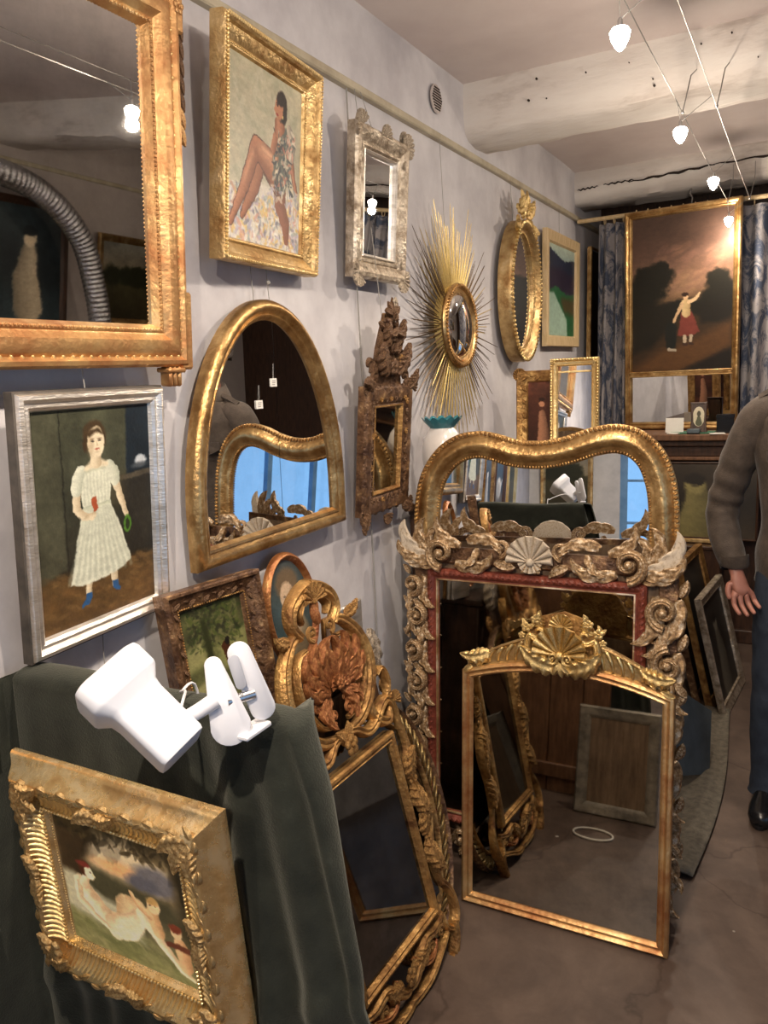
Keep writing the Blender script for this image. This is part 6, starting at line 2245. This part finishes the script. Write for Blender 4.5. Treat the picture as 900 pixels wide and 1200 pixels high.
# ------------------------------------------------------------------ the person at the right edge
def loft(name, rings, m, parent, k=28, wrinkle=None, cap=(False, False), angle=180):
    """rings: (centre, rx, ry, tilt-x, tilt-y) stacked; sections are horizontal ellipses tilted along the limb"""
    C = np.array([r[0] for r in rings], float)
    T = np.gradient(C, axis=0)
    T /= np.linalg.norm(T, axis=1)[:, None]
    vs = []
    for i, (c, rx, ry) in enumerate([(r[0], r[1], r[2]) for r in rings]):
        t = Vector(T[i])
        ux = (Vector((1, 0, 0)) - t * t.x).normalized()
        uy = t.cross(ux)
        for j in range(k):
            a = 2 * PI * j / k
            f = 1.0 + (wrinkle(i / (len(rings) - 1), a) if wrinkle else 0)
            vs.append(Vector(c) + ux * rx * f * math.cos(a) + uy * ry * f * math.sin(a))
    n = len(rings)
    fs = grid_faces(n, k, True)
    if cap[0]:
        fs.append(tuple(range(k - 1, -1, -1)))
    if cap[1]:
        fs.append(tuple(range((n - 1) * k, n * k)))
    me = mesh(name, vs, fs, m, True, angle)
    return link(name, me, parent)


def path_rings(pts, n):
    """pts: (x, y, z, rx, ry) -> n smooth rings"""
    s = spline(pts, max(1, n // (len(pts) - 1)))
    return [((p[0], p[1], p[2]), p[3], p[4]) for p in s]


def person():
    t = thing('person', 'person in a brown military-style jacket, blue jeans and black shoes, cropped by the right edge', 'person', (0, 0, 0), -90)
    V, E, RR = [], [], []

    def jt(p, r, par=None):
        V.append(p)
        RR.append(r if isinstance(r, tuple) else (r, r))
        if par is not None:
            E.append((par, len(V) - 1))
        return len(V) - 1
    pel = jt((.07, 3.03, .98), (.135, .095))
    sp = jt((.07, 3.04, 1.16), (.12, .088), pel)
    ch = jt((.06, 3.05, 1.36), (.145, .095), sp)
    nb = jt((.045, 3.04, 1.54), (.075, .072), ch)
    nk = jt((.035, 3.02, 1.62), (.062, .064), nb)
    jaw = jt((.022, 2.99, 1.665), (.062, .070), nk)
    h1 = jt((.015, 3.00, 1.73), (.074, .088), jaw)
    h2 = jt((.012, 3.01, 1.79), (.076, .092), h1)
    jt((.010, 3.02, 1.835), (.058, .068), h2)
    for s in (-1, 1):
        if s < 0:
            P = [(-.03, 3.05, 1.455), (-.125, 3.05, 1.435), (-.200, 3.06, 1.28), (-.245, 3.06, 1.115), (-.225, 3.01, 1.01), (-.190, 2.955, .905)]
        else:
            P = [(.15, 3.05, 1.455), (.245, 3.05, 1.435), (.30, 3.06, 1.28), (.34, 3.06, 1.12), (.32, 2.99, 1.02), (.29, 2.93, .92)]
        a = ch
        for p, r in zip(P, (.075, .062, .050, .043, .038, (.028, .024))):
            a = jt(p, r, a)
        w = Vector(P[-1])
        d = Vector((.028, -.028, -.085)) if s < 0 else Vector((-.01, -.035, -.085))
        dn = d.normalized()
        side = Vector((.80, .45, .15)).normalized() if s < 0 else Vector((-.80, .45, .1)).normalized()
        side = (side - dn * side.dot(dn)).normalized()
        pm = w + d * .55
        palm = jt(tuple(pm), (.030, .022), a)
        nrm = dn.cross(side)
        for k, (o, L) in enumerate(((-.033, .068), (-.011, .078), (.011, .074), (.032, .058))):
            b = pm + side * o + dn * .034
            a1 = jt(tuple(b), .0105, palm)
            c1 = b + dn * L * .42 + nrm * .004 * s + side * o * .12
            a2 = jt(tuple(c1), .0092, a1)
            c2 = c1 + dn * L * .32 + nrm * .014 * -s
            a3 = jt(tuple(c2), .0082, a2)
            jt(tuple(c2 + dn * L * .24 + nrm * .016 * -s), .0070, a3)
        b = pm - side * .036 - dn * .014
        a1 = jt(tuple(b), .0125, palm)
        a2 = jt(tuple(b - side * .012 + dn * .030), .0105, a1)
        jt(tuple(b - side * .010 + dn * .056), .0085, a2)
        q = pel
        hx = -.02 if s < 0 else .165
        for p, r in (((hx, 3.03, .90), .092), ((hx - .02, 3.02, .72), .076), ((hx - .03, 3.00, .50), .058), ((hx - .035, 3.03, .30), .055), ((hx - .035, 3.04, .10), .038), ((hx - .035, 2.99, .05), (.038, .030)), ((hx - .04, 2.90, .035), (.036, .022))):
            q = jt(p, r, q)
    me = bpy.data.meshes.new('body')
    me.from_pydata(V, E, [])
    me.materials.append(MAT['skin'])
    o = link('body', me, t)
    sk = o.modifiers.new('skin', 'SKIN')
    sk.use_smooth_shade = True
    for i, sv in enumerate(me.skin_vertices[0].data):
        sv.radius = RR[i]
        sv.use_root = (i == 0)
    o.modifiers.new('sub', 'SUBSURF').levels = 2
    o.modifiers['sub'].render_levels = 2
    # face (turned a little to the camera's right)
    hd = Matrix.Translation((.012, 3.0, 1.735)) @ Matrix.Rotation(R(28), 4, 'Z')
    F = lambda nm, vf, m: link(nm, mesh(nm, *vf, m, True, 180), t, mtx=hd)
    F('nose', tube([(0, -.078, .028), (0, -.092, .008), (0, -.102, -.012), (0, -.088, -.022)], [.007, .009, .013, .009], 10), 'skin')
    for s in (-1, 1):
        F('eye', ball((s * .031, -.0715, .026), .0100, 12, 8), 'eye')
        F('iris', ball((s * .031, -.0795, .026), .0050, 8, 6, (1, .5, 1)), 'leather')
        F('eyelid', tube([(s * .017, -.078, .029), (s * .031, -.082, .035), (s * .046, -.073, .029)], .0052, 7), 'skin')
        F('eyebrow', tube([(s * .014, -.085, .046), (s * .032, -.086, .053), (s * .052, -.073, .045)], [.0035, .0045, .002], 7), 'hair')
        F('ear', ball((s * .083, .010, .005), .030, 10, 8, (.38, .62, 1)), 'skin')
    F('lip', tube([(-.026, -.078, -.046), (-.010, -.090, -.043), (0, -.091, -.045), (.010, -.090, -.043), (.026, -.078, -.046)], [.003, .0055, .006, .0055, .003], 8), 'skin')
    F('lip', tube([(-.022, -.078, -.051), (0, -.089, -.055), (.022, -.078, -.051)], [.003, .0065, .003], 8), 'skin')
    # short dark hair: shell over the skull
    vs = []
    rs = random.Random(5)
    for i in range(13):
        th = PI * .60 * i / 12
        for j in range(30):
            a = 2 * PI * j / 30
            front = max(0, -math.sin(a))
            tt = th * (1 - .42 * front ** 1.5)
            r = 1 + .035 * math.sin(a * 9 + i) + rs.uniform(-.012, .012)
            vs.append((.096 * r * math.sin(tt) * math.cos(a), .012 + .112 * r * math.sin(tt) * math.sin(a), .018 + .118 * r * math.cos(tt)))
    F('hair', (vs, [f for f in grid_faces(13, 30, True)] + [tuple(range(12 * 30, 13 * 30))]), 'hair')

    # jeans
    for s, hx in ((-1, -.025), (1, .165)):
        fold = lambda q, a: .020 * math.sin(q * 60 + 2 * math.cos(a)) * (.3 + math.exp(-((q - .52) / .10) ** 2) + 1.4 * max(0, q - .85) * 5) + .012 * math.sin(3 * a + q * 9)
        loft('trouser_leg', path_rings([(hx + .02, 3.03, .97, .115, .112), (hx, 3.03, .86, .108, .110), (hx - .015, 3.02, .70, .096, .100), (hx - .025, 3.00, .50, .080, .086), (hx - .03, 3.02, .30, .078, .084), (hx - .03, 3.03, .14, .072, .080), (hx - .03, 3.02, .055, .078, .086)], 60), 'denim', t, 30, fold)
    loft('trouser_seat', path_rings([(.07, 3.03, .86, .165, .115), (.07, 3.03, .93, .180, .125), (.07, 3.035, 1.02, .172, .118)], 12), 'denim', t, 30, None)
    # shoes
    for hx in (-.06, .13):
        rings = []
        for y, rx, rz, z in ((3.095, .030, .035, .045), (3.08, .040, .050, .052), (3.03, .045, .060, .060), (2.97, .046, .050, .050), (2.91, .049, .037, .040), (2.86, .044, .031, .034), (2.83, .028, .022, .028)):
            rings.append(((hx - (3.03 - y) * .12, y, z), rx, rz))
        o = loft('shoe', rings, 'leather', t, 22, lambda q, a: 0, (True, True))
        sv, sf = [], []
        for zz in (.002, .018):
            for i in range(28):
                a = 2 * PI * i / 28
                sv.append((hx - .0 + .050 * math.cos(a) * (1 if math.sin(a) > -.6 else .94) - .012 * (1 - math.sin(a)), 2.965 + .140 * math.sin(a), zz))
        link('sole', mesh('sole', sv, grid_faces(2, 28, True) + [tuple(range(27, -1, -1)), tuple(range(28, 56))], 'leather', True, 40), t)
    # shirt under the open jacket
    loft('shirt', path_rings([(.07, 3.03, .93, .165, .118), (.07, 3.035, 1.10, .155, .116), (.065, 3.045, 1.30, .185, .128), (.055, 3.05, 1.44, .165, .110), (.045, 3.04, 1.52, .085, .078), (.040, 3.03, 1.56, .064, .064)], 30), 'shirt', t, 32, lambda q, a: .008 * math.sin(q * 26 + 2 * a))
    # jacket body, open at the front
    pts = [(.075, 3.035, .86, .212, .150), (.072, 3.035, .98, .205, .146), (.070, 3.04, 1.12, .190, .140), (.065, 3.045, 1.28, .208, .148), (.060, 3.05, 1.40, .222, .142), (.055, 3.05, 1.475, .190, .115), (.047, 3.045, 1.535, .098, .088)]
    rg = path_rings(pts, 42)
    k = 48
    vs = []
    for i, (c, rx, ry) in enumerate(rg):
        q = i / (len(rg) - 1)
        for j in range(k):
            a = -PI / 2 + (.16 + .10 * (1 - q)) + (2 * PI - (.34 + .26 * (1 - q))) * j / (k - 1)
            f = 1 + .016 * math.sin(q * 30 + 3 * math.cos(a)) + .012 * math.sin(a * 5 + q * 7)
            lap = 1.03 if j in (0, 1, k - 1, k - 2) else 1
            vs.append((c[0] + rx * f * math.cos(a) * lap, c[1] + ry * f * math.sin(a) * lap, c[2]))
    o = link('jacket', mesh('jacket', vs, grid_faces(len(rg), k), 'jacket', True, 180), t)
    o.modifiers.new('thick', 'SOLIDIFY').thickness = .006
    # sleeves with rucked cloth below the elbow
    wr = lambda q, a: (.045 * math.sin(q * 64 + 1.6 * math.sin(a) + 1.0 * math.cos(2 * a)) * (math.exp(-((q - .56) / .13) ** 2) + .25) + .02 * math.sin(q * 23 + 3 * a))
    L = [(-.065, 3.05, 1.478, .055, .075), (-.125, 3.052, 1.445, .066, .080), (-.178, 3.058, 1.34, .066, .076), (-.218, 3.062, 1.22, .060, .068), (-.247, 3.060, 1.11, .057, .062), (-.228, 3.010, 1.00, .053, .057), (-.196, 2.968, .925, .046, .048)]
    Rr = [(.165, 3.05, 1.478, .055, .075), (.24, 3.052, 1.445, .066, .080), (.285, 3.058, 1.34, .066, .076), (.32, 3.062, 1.22, .060, .068), (.345, 3.060, 1.11, .057, .062), (.322, 2.99, 1.01, .053, .057), (.293, 2.94, .935, .046, .048)]
    for P in (L, Rr):
        loft('sleeve', path_rings(P, 84), 'jacket', t, 30, wr, (True, False))
        c = P[-1]
        loft('cuff', [((c[0] - .004, c[1] + .004, c[2] + .034), .0495, .0515), ((c[0], c[1], c[2] + .0), .0485, .0505), ((c[0], c[1], c[2] - .004), .044, .046)], 'jacket', t, 26)
    # epaulette, collar, pocket flap with a button
    link('epaulette', mesh('epaulette', *tube([(-.135, 3.03, 1.508), (-.09, 3.025, 1.532), (-.03, 3.02, 1.556)], [.014, .017, .013], 4), 'jacket', True, 40), t)
    loft('collar', [((.046, 3.04, 1.530), .102, .094), ((.042, 3.032, 1.575), .090, .086), ((.040, 3.030, 1.600), .082, .080), ((.046, 3.04, 1.545), .112, .100)], 'jacket', t, 30)
    for x0 in (-.105, .155):
        fl = [(x0, 2.920, 1.335), (x0 + .10, 2.895, 1.335), (x0 + .10, 2.892, 1.300), (x0 + .075, 2.893, 1.288), (x0 + .05, 2.896, 1.278), (x0 + .025, 2.906, 1.288), (x0, 2.918, 1.302)]
        if x0 > 0:
            fl = [(p[0], 2.895 + (2.92 - 2.895) * (p[0] - x0) / .1 + (.0 if i < 2 else -.003), p[2]) for i, p in enumerate(fl)]
        vs = fl + [(p[0], p[1] - .006, p[2]) for p in fl]
        link('pocket_flap', mesh('pocket_flap', vs, [tuple(range(6, -1, -1)), tuple(range(7, 14))] + [(i, (i + 1) % 7, 7 + (i + 1) % 7, 7 + i) for i in range(7)], 'jacket', False), t)
        link('button', mesh('button', *ball((x0 + .05, 2.888, 1.293), .007, 8, 6, (1, .5, 1)), 'jacket_dark'), t)


person()
